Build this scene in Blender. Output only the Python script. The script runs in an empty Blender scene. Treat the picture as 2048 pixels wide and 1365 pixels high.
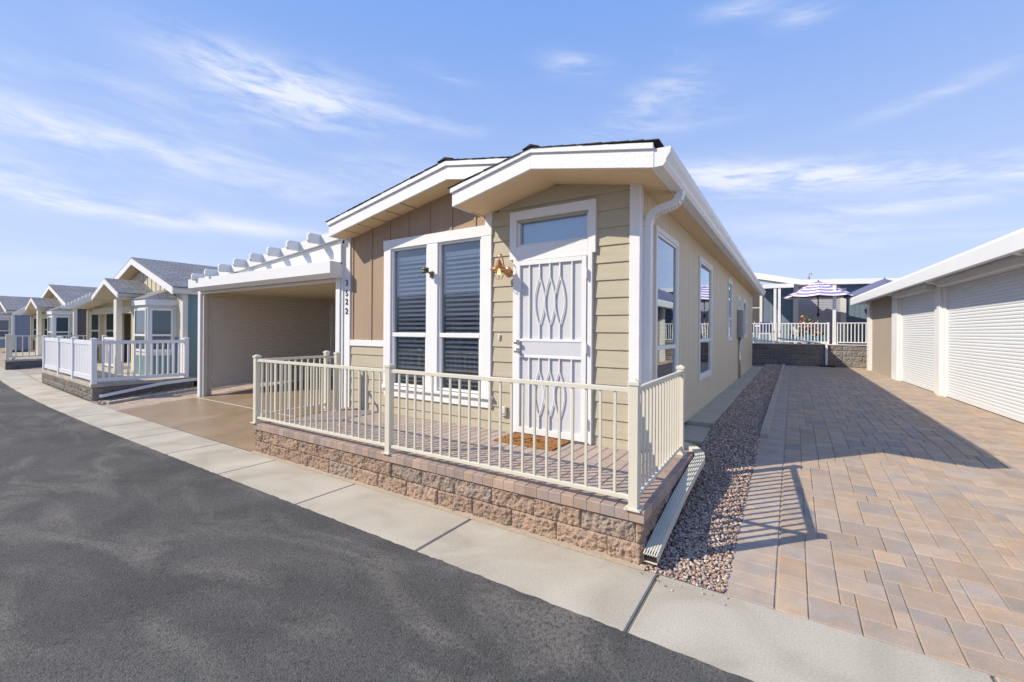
import bpy, math, random
import numpy as np
from mathutils import Vector, Matrix, noise
from math import sin, cos, pi, radians, atan, sqrt
random.seed(7)
S = bpy.context.scene
C = S.collection
# ------------------------------------------------------------------ camera
YAW = radians(32.83)
cd = bpy.data.cameras.new('camera'); cam = bpy.data.objects.new('camera', cd); C.objects.link(cam)
cd.sensor_width = 36; cd.lens = 871/2048*36; cd.shift_y = -19/2048; cd.clip_start = .05; cd.clip_end = 2000
cam.matrix_world = Matrix.Translation((0, 0, 1.6)) @ Matrix.Rotation(YAW, 4, 'Z') @ Matrix.Rotation(pi/2, 4, 'X') @ Matrix.Rotation(radians(.38), 4, 'Z')
S.camera = cam
# ------------------------------------------------------------------ light
SUNV = Vector((.935, .885, -1.0)).normalized()           # direction the light travels
EL = math.asin(-SUNV.z)
sd = bpy.data.lights.new('sun', 'SUN'); sun = bpy.data.objects.new('sun', sd); C.objects.link(sun)
sd.energy = 4.7; sd.angle = radians(.5); sd.color = (1, .90, .73)
sun.rotation_euler = SUNV.to_track_quat('-Z', 'Y').to_euler()
S.view_settings.view_transform = 'Standard'; S.view_settings.look = 'None'
S.view_settings.exposure = .2; S.view_settings.gamma = 1; S.view_settings.use_curve_mapping = False
W = bpy.data.worlds.new('World'); S.world = W; W.use_nodes = True
wt = W.node_tree; wt.nodes.clear()
def wn(t, **k):
    n = wt.nodes.new(t)
    for a, b in k.items(): setattr(n, a, b)
    return n
def wm(op, a, b=None, c=None):
    n = wn('ShaderNodeMath', operation=op)
    for i, v in enumerate((a, b, c)):
        if v is None: continue
        if isinstance(v, (int, float)): n.inputs[i].default_value = v
        else: wt.links.new(v, n.inputs[i])
    return n.outputs[0]
sky = wn('ShaderNodeTexSky', sky_type='NISHITA', sun_disc=False, sun_elevation=EL, sun_rotation=math.atan2(-SUNV.x, -SUNV.y))
sky.altitude = 300; sky.air_density = 1.0; sky.dust_density = .2; sky.ozone_density = 2.5
tc = wn('ShaderNodeTexCoord'); sx = wn('ShaderNodeSeparateXYZ'); wt.links.new(tc.outputs['Generated'], sx.inputs[0])
az = wm('ARCTAN2', sx.outputs[0], sx.outputs[1]); el = wm('ARCSINE', wm('MAXIMUM', wm('MINIMUM', sx.outputs[2], 1.0), -1.0))
def noise_w(sa, se, det=6, rough=.6, off=0, ang=0., dist=0.):
    ca, sa_ = cos(ang), sin(ang)
    u = wm('ADD', wm('MULTIPLY', az, ca), wm('MULTIPLY', el, sa_)); v = wm('SUBTRACT', wm('MULTIPLY', el, ca), wm('MULTIPLY', az, sa_))
    cb = wn('ShaderNodeCombineXYZ'); wt.links.new(wm('MULTIPLY', u, sa), cb.inputs[0]); wt.links.new(wm('MULTIPLY', v, se), cb.inputs[1]); cb.inputs[2].default_value = off
    n = wn('ShaderNodeTexNoise'); n.inputs['Scale'].default_value = 1; n.inputs['Detail'].default_value = det; n.inputs['Roughness'].default_value = rough
    n.inputs['Distortion'].default_value = dist
    wt.links.new(cb.outputs[0], n.inputs['Vector']); return n.outputs['Fac']
def azel(px, py):
    r = atan((px-1024)/871); a = r-YAW; e = atan((661-py)/871*cos(r)); return a, e
def blob(px, py, w, h, ang, amp):            # soft elliptical patch of cloud at a bearing and height
    a0, e0 = azel(px, py); t = radians(ang)
    da = wm('SUBTRACT', az, a0); de = wm('SUBTRACT', el, e0)
    u = wm('DIVIDE', wm('ADD', wm('MULTIPLY', da, cos(t)), wm('MULTIPLY', de, sin(t))), w/871)
    v = wm('DIVIDE', wm('SUBTRACT', wm('MULTIPLY', de, cos(t)), wm('MULTIPLY', da, sin(t))), h/871)
    r2 = wm('ADD', wm('MULTIPLY', u, u), wm('MULTIPLY', v, v))
    return wm('MULTIPLY', wm('EXPONENT', wm('MULTIPLY', r2, -1.0)), amp)
fine = noise_w(7, 30, 10, .62, 1.3, radians(-3), .35)
fine2 = noise_w(7, 38, 10, .62, 7.7, radians(-7), .35)
broad = noise_w(2.2, 7, 4, .5, 3.1, radians(-6))
left = None
for b in ((580, 190, 150, 40, -2, 1.25), (480, 140, 110, 22, -6, .5), (330, 215, 160, 20, -2, .4), (240, 290, 300, 30, -1, .6), (60, 262, 180, 26, 0, .4),
          (200, 415, 240, 20, 0, .8), (480, 458, 190, 10, 1, .5), (20, 350, 100, 22, 2, .7), (860, 245, 130, 12, -6, .35), (800, 345, 110, 26, -2, .45), (60, 540, 200, 25, 2, .35), (600, 390, 150, 18, 0, .3)):
    o = blob(*b); left = o if left is None else wm('ADD', left, o)
right = None
for b in ((1640, 345, 290, 20, -9, 1.15), (1480, 365, 130, 40, -8, .5), (1800, 405, 110, 12, -2, .8), (1330, 185, 70, 26, 8, .75), (1150, 128, 60, 18, -8, .55), (1290, 250, 120, 18, 0, .45),
          (1680, 455, 170, 18, -8, .5), (1480, 10, 60, 12, -4, .5), (1600, 22, 40, 14, -6, .5), (1880, 175, 90, 10, 8, .4), (1560, 500, 200, 14, 0, .3), (1960, 270, 90, 10, 0, .25), (1980, 338, 90, 12, -9, .6), (890, 150, 60, 10, -8, .3)):
    o = blob(*b); right = o if right is None else wm('ADD', right, o)
def ramp(v, a, b):
    n = wn('ShaderNodeMapRange', interpolation_type='SMOOTHSTEP'); wt.links.new(v, n.inputs[0])
    n.inputs[1].default_value = a; n.inputs[2].default_value = b; return n.outputs[0]
cl = wm('ADD', wm('MULTIPLY', left, ramp(fine, .30, .70)), wm('MULTIPLY', right, ramp(fine2, .30, .70)))
cl = wm('ADD', cl, wm('MULTIPLY', ramp(fine, .52, .8), wm('MULTIPLY', ramp(broad, .5, .75), .35)))
cl = wm('MINIMUM', wm('MULTIPLY', cl, .9), .85)
tint = wn('ShaderNodeMix', data_type='RGBA', blend_type='MULTIPLY'); tint.inputs[0].default_value = 1
wt.links.new(sky.outputs[0], tint.inputs[6]); tint.inputs[7].default_value = (1.25, 1.12, 1.18, 1)
hs = wn('ShaderNodeHueSaturation'); hs.inputs['Saturation'].default_value = 1.0; wt.links.new(tint.outputs[2], hs.inputs['Color'])
veil = wn('ShaderNodeMix', data_type='RGBA'); veil.inputs[0].default_value = .88; wt.links.new(hs.outputs[0], veil.inputs[6])
gr = wn('ShaderNodeMix', data_type='RGBA'); wt.links.new(ramp(el, -.05, .75), gr.inputs[0]); gr.inputs[6].default_value = (4.0, 4.8, 6.6, 1); gr.inputs[7].default_value = (1.45, 2.75, 6.1, 1); wt.links.new(gr.outputs[2], veil.inputs[7])
mx = wn('ShaderNodeMix', data_type='RGBA'); wt.links.new(cl, mx.inputs[0]); wt.links.new(veil.outputs[2], mx.inputs[6]); mx.inputs[7].default_value = (5.9, 6.15, 6.9, 1)
bg = wn('ShaderNodeBackground'); bg.inputs[1].default_value = .133; wt.links.new(mx.outputs[2], bg.inputs[0])
wo = wn('ShaderNodeOutputWorld'); wt.links.new(bg.outputs[0], wo.inputs[0])

# ------------------------------------------------------------------ materials
def M(name, col=(.5, .5, .5), rough=.6, var=.08, vs=3., var2=.05, vs2=40., bump=0., bs=60., st=(1, 1, 1), attr=False, metal=0., spec=.4, em=None, dist=.004, mot=0.):
    m = bpy.data.materials.new(name); m.use_nodes = True; t = m.node_tree; N = t.nodes; L = t.links
    b = N['Principled BSDF']; b.inputs['Roughness'].default_value = rough; b.inputs['Metallic'].default_value = metal; b.inputs['Specular IOR Level'].default_value = spec
    g = N.new('ShaderNodeNewGeometry'); mp = N.new('ShaderNodeVectorMath'); mp.operation = 'MULTIPLY'; L.new(g.outputs['Position'], mp.inputs[0]); mp.inputs[1].default_value = st
    def nz(s, d=4):
        n = N.new('ShaderNodeTexNoise'); n.inputs['Scale'].default_value = s; n.inputs['Detail'].default_value = d; L.new(mp.outputs[0], n.inputs['Vector']); return n.outputs['Fac']
    def mth(op, x, y, z=None):
        n = N.new('ShaderNodeMath'); n.operation = op
        for i, v in enumerate((x, y, z)):
            if v is None: continue
            if isinstance(v, (int, float)): n.inputs[i].default_value = v
            else: L.new(v, n.inputs[i])
        return n.outputs[0]
    f = mth('ADD', mth('MULTIPLY_ADD', nz(vs), 2*var*1.6, 1-var*1.6), mth('MULTIPLY_ADD', nz(vs2, 3), 2*var2*1.6, -var2*1.6))
    vm = N.new('ShaderNodeVectorMath'); vm.operation = 'SCALE'; L.new(f, vm.inputs['Scale'])
    if attr and mot:
        a = N.new('ShaderNodeAttribute'); a.attribute_name = 'Col'; q = N.new('ShaderNodeMix'); q.data_type = 'RGBA'; rr = N.new('ShaderNodeMapRange'); L.new(nz(5.5, 3), rr.inputs[0]); rr.inputs[1].default_value = .35; rr.inputs[2].default_value = .65
        L.new(rr.outputs[0], q.inputs[0]); q.inputs[6].default_value = (1+mot, 1, 1-mot*1.3, 1); q.inputs[7].default_value = (1-mot, 1-mot*.35, 1+mot*.2, 1)
        w = N.new('ShaderNodeVectorMath'); w.operation = 'MULTIPLY'; L.new(a.outputs['Color'], w.inputs[0]); L.new(q.outputs[2], w.inputs[1]); L.new(w.outputs[0], vm.inputs[0])
    elif attr:
        a = N.new('ShaderNodeAttribute'); a.attribute_name = 'Col'; L.new(a.outputs['Color'], vm.inputs[0])
    else: vm.inputs[0].default_value = col
    L.new(vm.outputs[0], b.inputs['Base Color'])
    if bump:
        bp = N.new('ShaderNodeBump'); bp.inputs['Strength'].default_value = bump; bp.inputs['Distance'].default_value = dist
        L.new(nz(bs, 5), bp.inputs['Height']); L.new(bp.outputs[0], b.inputs['Normal'])
    if em: b.inputs['Emission Color'].default_value = (*em[0], 1); b.inputs['Emission Strength'].default_value = em[1]
    m['bsdf'] = b.name
    return m
WHT = M('white_trim', (.76, .76, .76), .55, .03, 4, .03, 60, .7, 60, (1, 1, 1.6), dist=.006)
WMET = M('white_metal', (.75, .75, .74), .38, .03, 2, .01)
CREAM = M('cream_rail', (.65, .61, .50), .4, .03, 3, .01)
LAP = M('olive_lap_siding', (.455, .405, .30), .7, .06, 2, .06, 30, .8, 26, (1, 1, 9), dist=.004)
BRN = M('brown_board', (.36, .262, .178), .75, .07, 2, .06, 40, .5, 50, (6, 6, .6), dist=.003)
SIDE = M('tan_side_siding', (.64, .56, .42), .7, .05, 1.5, .05, 40, .5, 50, (6, 6, .6), dist=.003)
SOF = M('tan_soffit', (.76, .575, .35), .7, .05, 3, .05, 30, .4, 30, (1, 6, 1))
SHIN = M('dark_shingle', (.045, .043, .045), .9, .25, 30, .3, 200, .8, 200)
GSH = None
GUT = M('white_gutter', (.76, .76, .75), .35, .03, 3, .01)
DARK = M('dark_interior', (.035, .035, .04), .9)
BLIND = M('white_blind', (.90, .91, .90), .5, .02)
COPPER = M('copper_metal', (.62, .33, .17), .32, .1, 30, metal=.85)
WIRE = M('cage_wire', (.25, .2, .17), .4, metal=.8)
BULB = M('bulb_glow', (1, .6, .25), .3, em=((1, .55, .2), 2.2))
NAVY = M('navy_digit', (.02, .03, .07), .5)
STEEL = M('bright_steel', (.6, .6, .6), .25, metal=.9)
SCREEN = M('pale_door_screen', (.56, .57, .60), .6, .03, 5, .02)
SHUT = M('roller_shutter_white', (.69, .71, .73), .4, .02, 2, .015)
SHUTT = M('roller_shutter_tan', (.60, .555, .50), .5, .03, 2, .02)
ATTR = M('paver_stone', rough=.88, mot=.065, var=.14, vs=7, var2=.14, vs2=110, bump=.9, bs=160, attr=True, dist=.002)
CAPM = M('wall_cap_paver', rough=.88, mot=.05, var=.12, vs=12, var2=.14, vs2=140, bump=.6, bs=160, attr=True, dist=.002)
BLK = M('split_face_block', rough=.95, var=.14, vs=22, var2=.3, vs2=90, bump=1, bs=110, attr=True, dist=.012)
STONE = M('gravel_stone', rough=.85, var=.08, vs=60, attr=True)
GBED = M('gravel_bed', (.20, .165, .15), .95, .25, 40, .3, 160, 1, 120, dist=.012)
DIRT = M('sand_joint', (.42, .34, .25), .95, .15, 20, .2, 100, .6, 200)
GROUND = M('desert_soil', (.34, .28, .22), .95, .15, .3, .1, 9)
WALK = M('walkway_concrete', (.46, .40, .31), .8, .10, 2.5, .07, 70, .4, 120)
BEIGEW = M('beige_garage_wall', (.36, .305, .25), .7, .03, 2, .02, 60)
GREYM = M('grey_metal', (.30, .30, .31), .5, .06, 6)
BLUEW = M('blue_grey_siding', (.16, .22, .29), .7, .05, 3)
TEAL = M('teal_siding', (.165, .255, .275), .7, .05, 3)
BRW2 = M('dark_brown_siding', (.12, .095, .085), .7, .05, 3)
GBL = M('grey_blue_siding', (.24, .265, .33), .7, .05, 3)
CRM2 = M('cream_board_siding', (.62, .56, .42), .7, .04, 3)
NTRIM = M('neighbour_trim', (.66, .64, .58), .55, .04, 3)
MAT_ = M('coir_mat', (.30, .13, .035), .98, .2, 40, .25, 300, 1, 400)
MATB = M('mat_print', (.05, .025, .012), .98)
BLACK = M('black_plastic', (.015, .015, .016), .5)
VINYL = M('white_vinyl', (.74, .75, .79), .35, .02)
def glass(name, tint=(.75, .85, .9), refl=1.0, base=.10):
    m = bpy.data.materials.new(name); m.use_nodes = True; t = m.node_tree; t.nodes.clear(); N = t.nodes; L = t.links
    o = N.new('ShaderNodeOutputMaterial'); tr = N.new('ShaderNodeBsdfTransparent'); tr.inputs[0].default_value = (*tint, 1)
    gl = N.new('ShaderNodeBsdfGlossy'); gl.inputs['Roughness'].default_value = .0; gl.inputs[0].default_value = (.86, .93, 1, 1)
    fr = N.new('ShaderNodeFresnel'); fr.inputs[0].default_value = 1.75
    ma = N.new('ShaderNodeMath'); ma.operation = 'MULTIPLY_ADD'; L.new(fr.outputs[0], ma.inputs[0]); ma.inputs[1].default_value = refl; ma.inputs[2].default_value = base; ma.use_clamp = True
    n = N.new('ShaderNodeTexNoise'); n.inputs['Scale'].default_value = 1.3; b = N.new('ShaderNodeBump'); b.inputs['Strength'].default_value = .035; b.inputs['Distance'].default_value = .05
    L.new(n.outputs[0], b.inputs['Height']); L.new(b.outputs[0], gl.inputs['Normal'])
    mi = N.new('ShaderNodeMixShader'); L.new(ma.outputs[0], mi.inputs[0]); L.new(tr.outputs[0], mi.inputs[1]); L.new(gl.outputs[0], mi.inputs[2]); L.new(mi.outputs[0], o.inputs[0]); return m
GLASS = glass('window_glass', (.97, .99, 1), .85, .13)
GLASS2 = glass('side_window_glass', (.4, .5, .6), 1.3, .16)
def shingle_mat(name, c1, c2):
    m = M(name, (1, 1, 1), .9, .10, 2, .12, 60); t = m.node_tree; N = t.nodes; L = t.links
    g = N.new('ShaderNodeNewGeometry'); sp = N.new('ShaderNodeSeparateXYZ'); L.new(g.outputs['Position'], sp.inputs[0])
    cb = N.new('ShaderNodeCombineXYZ'); L.new(sp.outputs[1], cb.inputs[0])
    mu = N.new('ShaderNodeMath'); mu.operation = 'MULTIPLY'; L.new(sp.outputs[2], mu.inputs[0]); mu.inputs[1].default_value = 3.; L.new(mu.outputs[0], cb.inputs[1])
    br = N.new('ShaderNodeTexBrick'); L.new(cb.outputs[0], br.inputs['Vector']); br.inputs['Scale'].default_value = 1; br.inputs['Brick Width'].default_value = .32; br.inputs['Row Height'].default_value = .14
    br.inputs['Mortar Size'].default_value = .012; br.inputs['Color1'].default_value = (*c1, 1); br.inputs['Color2'].default_value = (*c2, 1); br.inputs['Mortar'].default_value = (c1[0]*.5, c1[1]*.5, c1[2]*.5, 1)
    vm = [n for n in N if n.type == 'VECT_MATH' and n.operation == 'SCALE'][0]; L.new(br.outputs[0], vm.inputs[0]); return m
GSH = shingle_mat('grey_shingle', (.20, .20, .215), (.27, .27, .285))
# asphalt: dark binder, light aggregate specks, tan drifts of dust and painted-in window reflections
def asphalt():
    m = bpy.data.materials.new('asphalt'); m.use_nodes = True; t = m.node_tree; N = t.nodes; L = t.links; b = N['Principled BSDF']; b.inputs['Roughness'].default_value = .92; b.inputs['Specular IOR Level'].default_value = .25
    g = N.new('ShaderNodeNewGeometry')
    def nz(s, d=4, st=(1, 1, 1), dist=0., rg=.5):
        v = N.new('ShaderNodeVectorMath'); v.operation = 'MULTIPLY'; L.new(g.outputs['Position'], v.inputs[0]); v.inputs[1].default_value = st
        n = N.new('ShaderNodeTexNoise'); n.inputs['Scale'].default_value = s; n.inputs['Detail'].default_value = d; n.inputs['Distortion'].default_value = dist; n.inputs['Roughness'].default_value = rg; L.new(v.outputs[0], n.inputs['Vector']); return n.outputs['Fac']
    def rp(v, a, b_, lo=0., hi=1.):
        n = N.new('ShaderNodeMapRange'); n.interpolation_type = 'SMOOTHSTEP'; L.new(v, n.inputs[0]); n.inputs[1].default_value = a; n.inputs[2].default_value = b_; n.inputs[3].default_value = lo; n.inputs[4].default_value = hi; return n.outputs[0]
    def mul(a, b_):
        n = N.new('ShaderNodeMath'); n.operation = 'MULTIPLY'; L.new(a, n.inputs[0])
        if isinstance(b_, float): n.inputs[1].default_value = b_
        else: L.new(b_, n.inputs[1])
        return n.outputs[0]
    def mix(f, a, b_):
        n = N.new('ShaderNodeMix'); n.data_type = 'RGBA'; L.new(f, n.inputs[0])
        for i, c in ((6, a), (7, b_)):
            if isinstance(c, tuple): n.inputs[i].default_value = (*c, 1)
            else: L.new(c, n.inputs[i])
        return n.outputs[2]
    base = mix(rp(nz(.9, 5, (1, 1, 1), 1.), .35, .65), (.074, .072, .068), (.100, .096, .090))
    dust_glare = mul(rp(nz(.85, 6, (.75, 1.7, 1), 1.3, .6), .45, .70), rp(nz(38, 4), .22, .62))
    base = mix(mul(dust_glare, .6), base, (.235, .212, .18))
    vo = N.new('ShaderNodeTexVoronoi'); vo.inputs['Scale'].default_value = 115; L.new(g.outputs['Position'], vo.inputs['Vector'])
    hs_ = N.new('ShaderNodeSeparateColor'); L.new(vo.outputs['Color'], hs_.inputs[0])
    spk = mul(rp(hs_.outputs[0], .80, .95), rp(vo.outputs['Distance'], .55, .25))
    base = mix(mul(spk, .42), base, (.26, .25, .235))
    spk2 = rp(hs_.outputs[1], .72, .9)
    base = mix(mul(spk2, .45), base, (.018, .018, .02))
    hl = N.new('ShaderNodeMath'); hl.operation = 'SUBTRACT'; L.new(nz(.42, 5, (1, 1.4, 1), 1.2, .55), hl.inputs[0]); hl.inputs[1].default_value = .52
    ab = N.new('ShaderNodeMath'); ab.operation = 'ABSOLUTE'; L.new(hl.outputs[0], ab.inputs[0])
    base = mix(mul(mul(rp(ab.outputs[0], .006, .001), rp(nz(.8, 3), .5, .62)), .12), base, (.24, .22, .19))
    L.new(base, b.inputs['Base Color'])
    bp = N.new('ShaderNodeBump'); bp.inputs['Strength'].default_value = .8; bp.inputs['Distance'].default_value = .0045; L.new(vo.outputs['Distance'], bp.inputs['Height']); bp.invert = True
    b2 = N.new('ShaderNodeBump'); b2.inputs['Strength'].default_value = .7; b2.inputs['Distance'].default_value = .004; L.new(nz(130, 4), b2.inputs['Height']); L.new(bp.outputs[0], b2.inputs['Normal']); L.new(b2.outputs[0], b.inputs['Normal'])
    return m
ASPH = asphalt()
def stained(name, c1, c2, c3, rough=.8, sc=1.2, bs=160, bstr=.35):
    m = bpy.data.materials.new(name); m.use_nodes = True; t = m.node_tree; N = t.nodes; L = t.links; b = N['Principled BSDF']; b.inputs['Roughness'].default_value = rough
    g = N.new('ShaderNodeNewGeometry')
    def nz(s, d, dist=0.):
        n = N.new('ShaderNodeTexNoise'); n.inputs['Scale'].default_value = s; n.inputs['Detail'].default_value = d; n.inputs['Distortion'].default_value = dist; L.new(g.outputs['Position'], n.inputs['Vector']); return n.outputs['Fac']
    def cr(v, *st):
        n = N.new('ShaderNodeValToRGB'); L.new(v, n.inputs[0]); e = n.color_ramp.elements
        e[0].position, e[0].color = st[0][0], (*st[0][1], 1); e[1].position, e[1].color = st[-1][0], (*st[-1][1], 1)
        for p, c in st[1:-1]: k = e.new(p); k.color = (*c, 1)
        return n.outputs[0]
    c = cr(nz(sc, 6, .8), (.3, c1), (.5, c2), (.7, c3)); f = cr(nz(90, 5), (.3, (.84, .84, .84)), (.7, (1.12, 1.12, 1.12)))
    mm = N.new('ShaderNodeMix'); mm.data_type = 'RGBA'; mm.blend_type = 'MULTIPLY'; mm.inputs[0].default_value = 1; L.new(c, mm.inputs[6]); L.new(f, mm.inputs[7]); L.new(mm.outputs[2], b.inputs['Base Color'])
    bp = N.new('ShaderNodeBump'); bp.inputs['Strength'].default_value = bstr; bp.inputs['Distance'].default_value = .003; L.new(nz(bs, 4), bp.inputs['Height']); L.new(bp.outputs[0], b.inputs['Normal'])
    return m
CONC = stained('sidewalk_concrete', (.36, .32, .25), (.455, .41, .325), (.52, .47, .385), .82, 1.6)
TANC = stained('tan_sealed_concrete', (.29, .205, .125), (.335, .24, .15), (.38, .28, .18), .33, 1.4, 120, .25)

# ------------------------------------------------------------------ mesh helper
ORG = Vector((0, 0, 0))
class MB:
    def __init__(s): s.v = []; s.f = []; s.c = []; s.col = (.5, .5, .5)
    def add(s, vs, fs):
        n = len(s.v); s.v += [tuple(v) for v in vs]; s.f += [tuple(i+n for i in f) for f in fs]; s.c += [s.col]*len(fs); return s
    def box(s, x0, x1, y0, y1, z0, z1):
        return s.add([(x, y, z) for z in (z0, z1) for y in (y0, y1) for x in (x0, x1)], [(0, 2, 3, 1), (4, 5, 7, 6), (0, 1, 5, 4), (2, 6, 7, 3), (0, 4, 6, 2), (1, 3, 7, 5)])
    def cbox(s, x0, x1, y0, y1, z0, z1, b):   # box with chamfered top edges
        v = [(x0, y0, z0), (x1, y0, z0), (x1, y1, z0), (x0, y1, z0), (x0, y0, z1-b), (x1, y0, z1-b), (x1, y1, z1-b), (x0, y1, z1-b), (x0+b, y0+b, z1), (x1-b, y0+b, z1), (x1-b, y1-b, z1), (x0+b, y1-b, z1)]
        return s.add(v, [(0, 1, 5, 4), (1, 2, 6, 5), (2, 3, 7, 6), (3, 0, 4, 7), (4, 5, 9, 8), (5, 6, 10, 9), (6, 7, 11, 10), (7, 4, 8, 11), (8, 9, 10, 11)])
    def prism(s, poly, a, b, ax='y'):          # polygon in the other two axes, extruded along ax
        n = len(poly)
        def P(p, t): return {'y': (p[0], t, p[1]), 'x': (t, p[0], p[1]), 'z': (p[0], p[1], t)}[ax]
        vs = [P(p, a) for p in poly]+[P(p, b) for p in poly]
        return s.add(vs, [tuple(range(n)), tuple(range(2*n-1, n-1, -1))]+[(i, i+n, (i+1) % n+n, (i+1) % n) for i in range(n)])
    def bar(s, p, q, w, h=None, up=(0, 0, 1)):
        p = Vector(p); q = Vector(q); d = (q-p).normalized(); h = h or w
        u = Vector(up); r = d.cross(u)
        if r.length < 1e-4: r = d.cross(Vector((1, 0, 0)))
        r.normalize(); u = r.cross(d)
        vs = [c+r*a*w/2+u*b*h/2 for c in (p, q) for a, b in ((-1, -1), (1, -1), (1, 1), (-1, 1))]
        return s.add(vs, [(0, 1, 2, 3), (7, 6, 5, 4), (0, 4, 5, 1), (1, 5, 6, 2), (2, 6, 7, 3), (3, 7, 4, 0)])
    def tube(s, pts, r, n=8, cap=True, w=None):  # w: (halfwidth, halfheight) gives rectangular section
        pts = [Vector(p) for p in pts]; rings = []; prev = None
        for i, p in enumerate(pts):
            d = (pts[min(i+1, len(pts)-1)]-pts[max(i-1, 0)]).normalized()
            u = Vector((0, 0, 1)) if prev is None else prev
            if abs(d.dot(u)) > .98 and prev is None: u = Vector((0, 1, 0))
            r_ = d.cross(u).normalized(); u = r_.cross(d).normalized(); prev = u
            if w: sec = [(-w[0], -w[1]), (w[0], -w[1]), (w[0], w[1]), (-w[0], w[1])]
            else:
                rr = r[i] if isinstance(r, (list, tuple)) else r
                sec = [(rr*cos(2*pi*k/n), rr*sin(2*pi*k/n)) for k in range(n)]
            rings.append([p+r_*a+u*b for a, b in sec])
        k = len(rings[0]); vs = [v for g in rings for v in g]; fs = [(i*k+j, i*k+(j+1) % k, (i+1)*k+(j+1) % k, (i+1)*k+j) for i in range(len(rings)-1) for j in range(k)]
        if cap: fs += [tuple(range(k-1, -1, -1)), tuple(range((len(rings)-1)*k, len(rings)*k))]
        return s.add(vs, fs)
    def lathe(s, c, prof, n=20, ax=None):
        c = Vector(c); vs = []
        for r, z in prof:
            for k in range(n): vs.append(c+Vector((r*cos(2*pi*k/n), r*sin(2*pi*k/n), z)))
        m = len(prof); return s.add(vs, [(i*n+j, i*n+(j+1) % n, (i+1)*n+(j+1) % n, (i+1)*n+j) for i in range(m-1) for j in range(n)])
    def build(s, name, mat, parent=None, smooth=False, bevel=0.):
        me = bpy.data.meshes.new(name); me.from_pydata([(v[0]-ORG.x, v[1]-ORG.y, v[2]-ORG.z) for v in s.v], [], s.f); me.update()
        a = me.color_attributes.new('Col', 'FLOAT_COLOR', 'CORNER')
        if len(set(s.c)) > 1 or s.c and s.c[0] != (.5, .5, .5):
            cnt = np.array([len(f) for f in s.f]); cc = np.repeat(np.c_[np.array(s.c, float), np.ones(len(s.c))], cnt, axis=0); a.data.foreach_set('color', cc.ravel().astype(np.float32))
        if isinstance(mat, (list, tuple)): [me.materials.append(x) for x in mat]
        else: me.materials.append(mat)
        if smooth: me.polygons.foreach_set('use_smooth', [True]*len(me.polygons))
        o = bpy.data.objects.new(name, me); C.objects.link(o)
        if parent: o.parent = parent
        elif ORG.length: o.location = ORG
        if bevel:
            b = o.modifiers.new('bevel', 'BEVEL'); b.width = bevel; b.segments = 2; b.limit_method = 'ANGLE'
        return o
def tag(o, label=None, cat=None, group=None, kind=None):
    for k, v in (('label', label), ('category', cat), ('group', group), ('kind', kind)):
        if v: o[k] = v
    return o
def thing(name, label, cat, loc, group=None, rotz=0):
    global ORG
    o = bpy.data.objects.new(name, None); C.objects.link(o); o.location = loc; o.rotation_euler = (0, 0, rotz); o.empty_display_size = .2
    tag(o, label, cat, group)
    ORG = Vector(loc) if not rotz else Vector((0, 0, 0)); return o
def done():
    global ORG
    ORG = Vector((0, 0, 0))
def struct(mb, name, mat, **k): done(); return tag(mb.build(name, mat, **k), kind='structure')
def one(mb, name, mat, label, cat, group=None, **k):
    done(); return tag(mb.build(name, mat, **k), label, cat, group)
def g(y): return min(max(.07*(y-3.0), 0), .28)
def curve(x): return .0028*(x+8)**2 if x < -8 else 0.

# ------------------------------------------------------------------ ground
YS = [2.9, 3.0, 4., 5., 6., 7., 9., 14., 22., 60.]
def sheet(x0, x1, y0, y1, dz, name, mat):
    ys = [y0]+[y for y in YS+[3.5, 4.5, 5.5, 6.5] if y0 < y < y1]+[y1]; ys.sort(); m = MB()
    for a, b in zip(ys, ys[1:]): m.add([(x0, a, g(a)+dz), (x1, a, g(a)+dz), (x1, b, g(b)+dz), (x0, b, g(b)+dz)], [(0, 1, 2, 3)])
    return m.build(name, mat)
m = MB(); ys = [-300, 2.9, 3.0, 7.0, 300]
for a, b in zip(ys, ys[1:]): m.add([(-300, a, g(a)-.045), (300, a, g(a)-.045), (300, b, g(b)-.045), (-300, b, g(b)-.045)], [(0, 1, 2, 3)])
struct(m, 'ground', GROUND)
# road with a ragged edge lapping the sidewalk
m = MB(); X = -70.; top = []
while X < 40:
    top.append((X, 2.285+curve(X)+.010*noise.noise(Vector((X*9, 0, 0)))+.008*noise.noise(Vector((X*31, 3, 0))), .002)); X += .03 if -9 < X < 3 else .3
n = len(top); m.add([(x, -5.5, .002) for x, y, z in top]+[(x, y-.04, .002) for x, y, z in top]+top,
      [(i+k*n, i+1+k*n, i+1+(k+1)*n, i+(k+1)*n) for k in range(2) for i in range(n-1)])
struct(m, 'road', ASPH)
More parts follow.
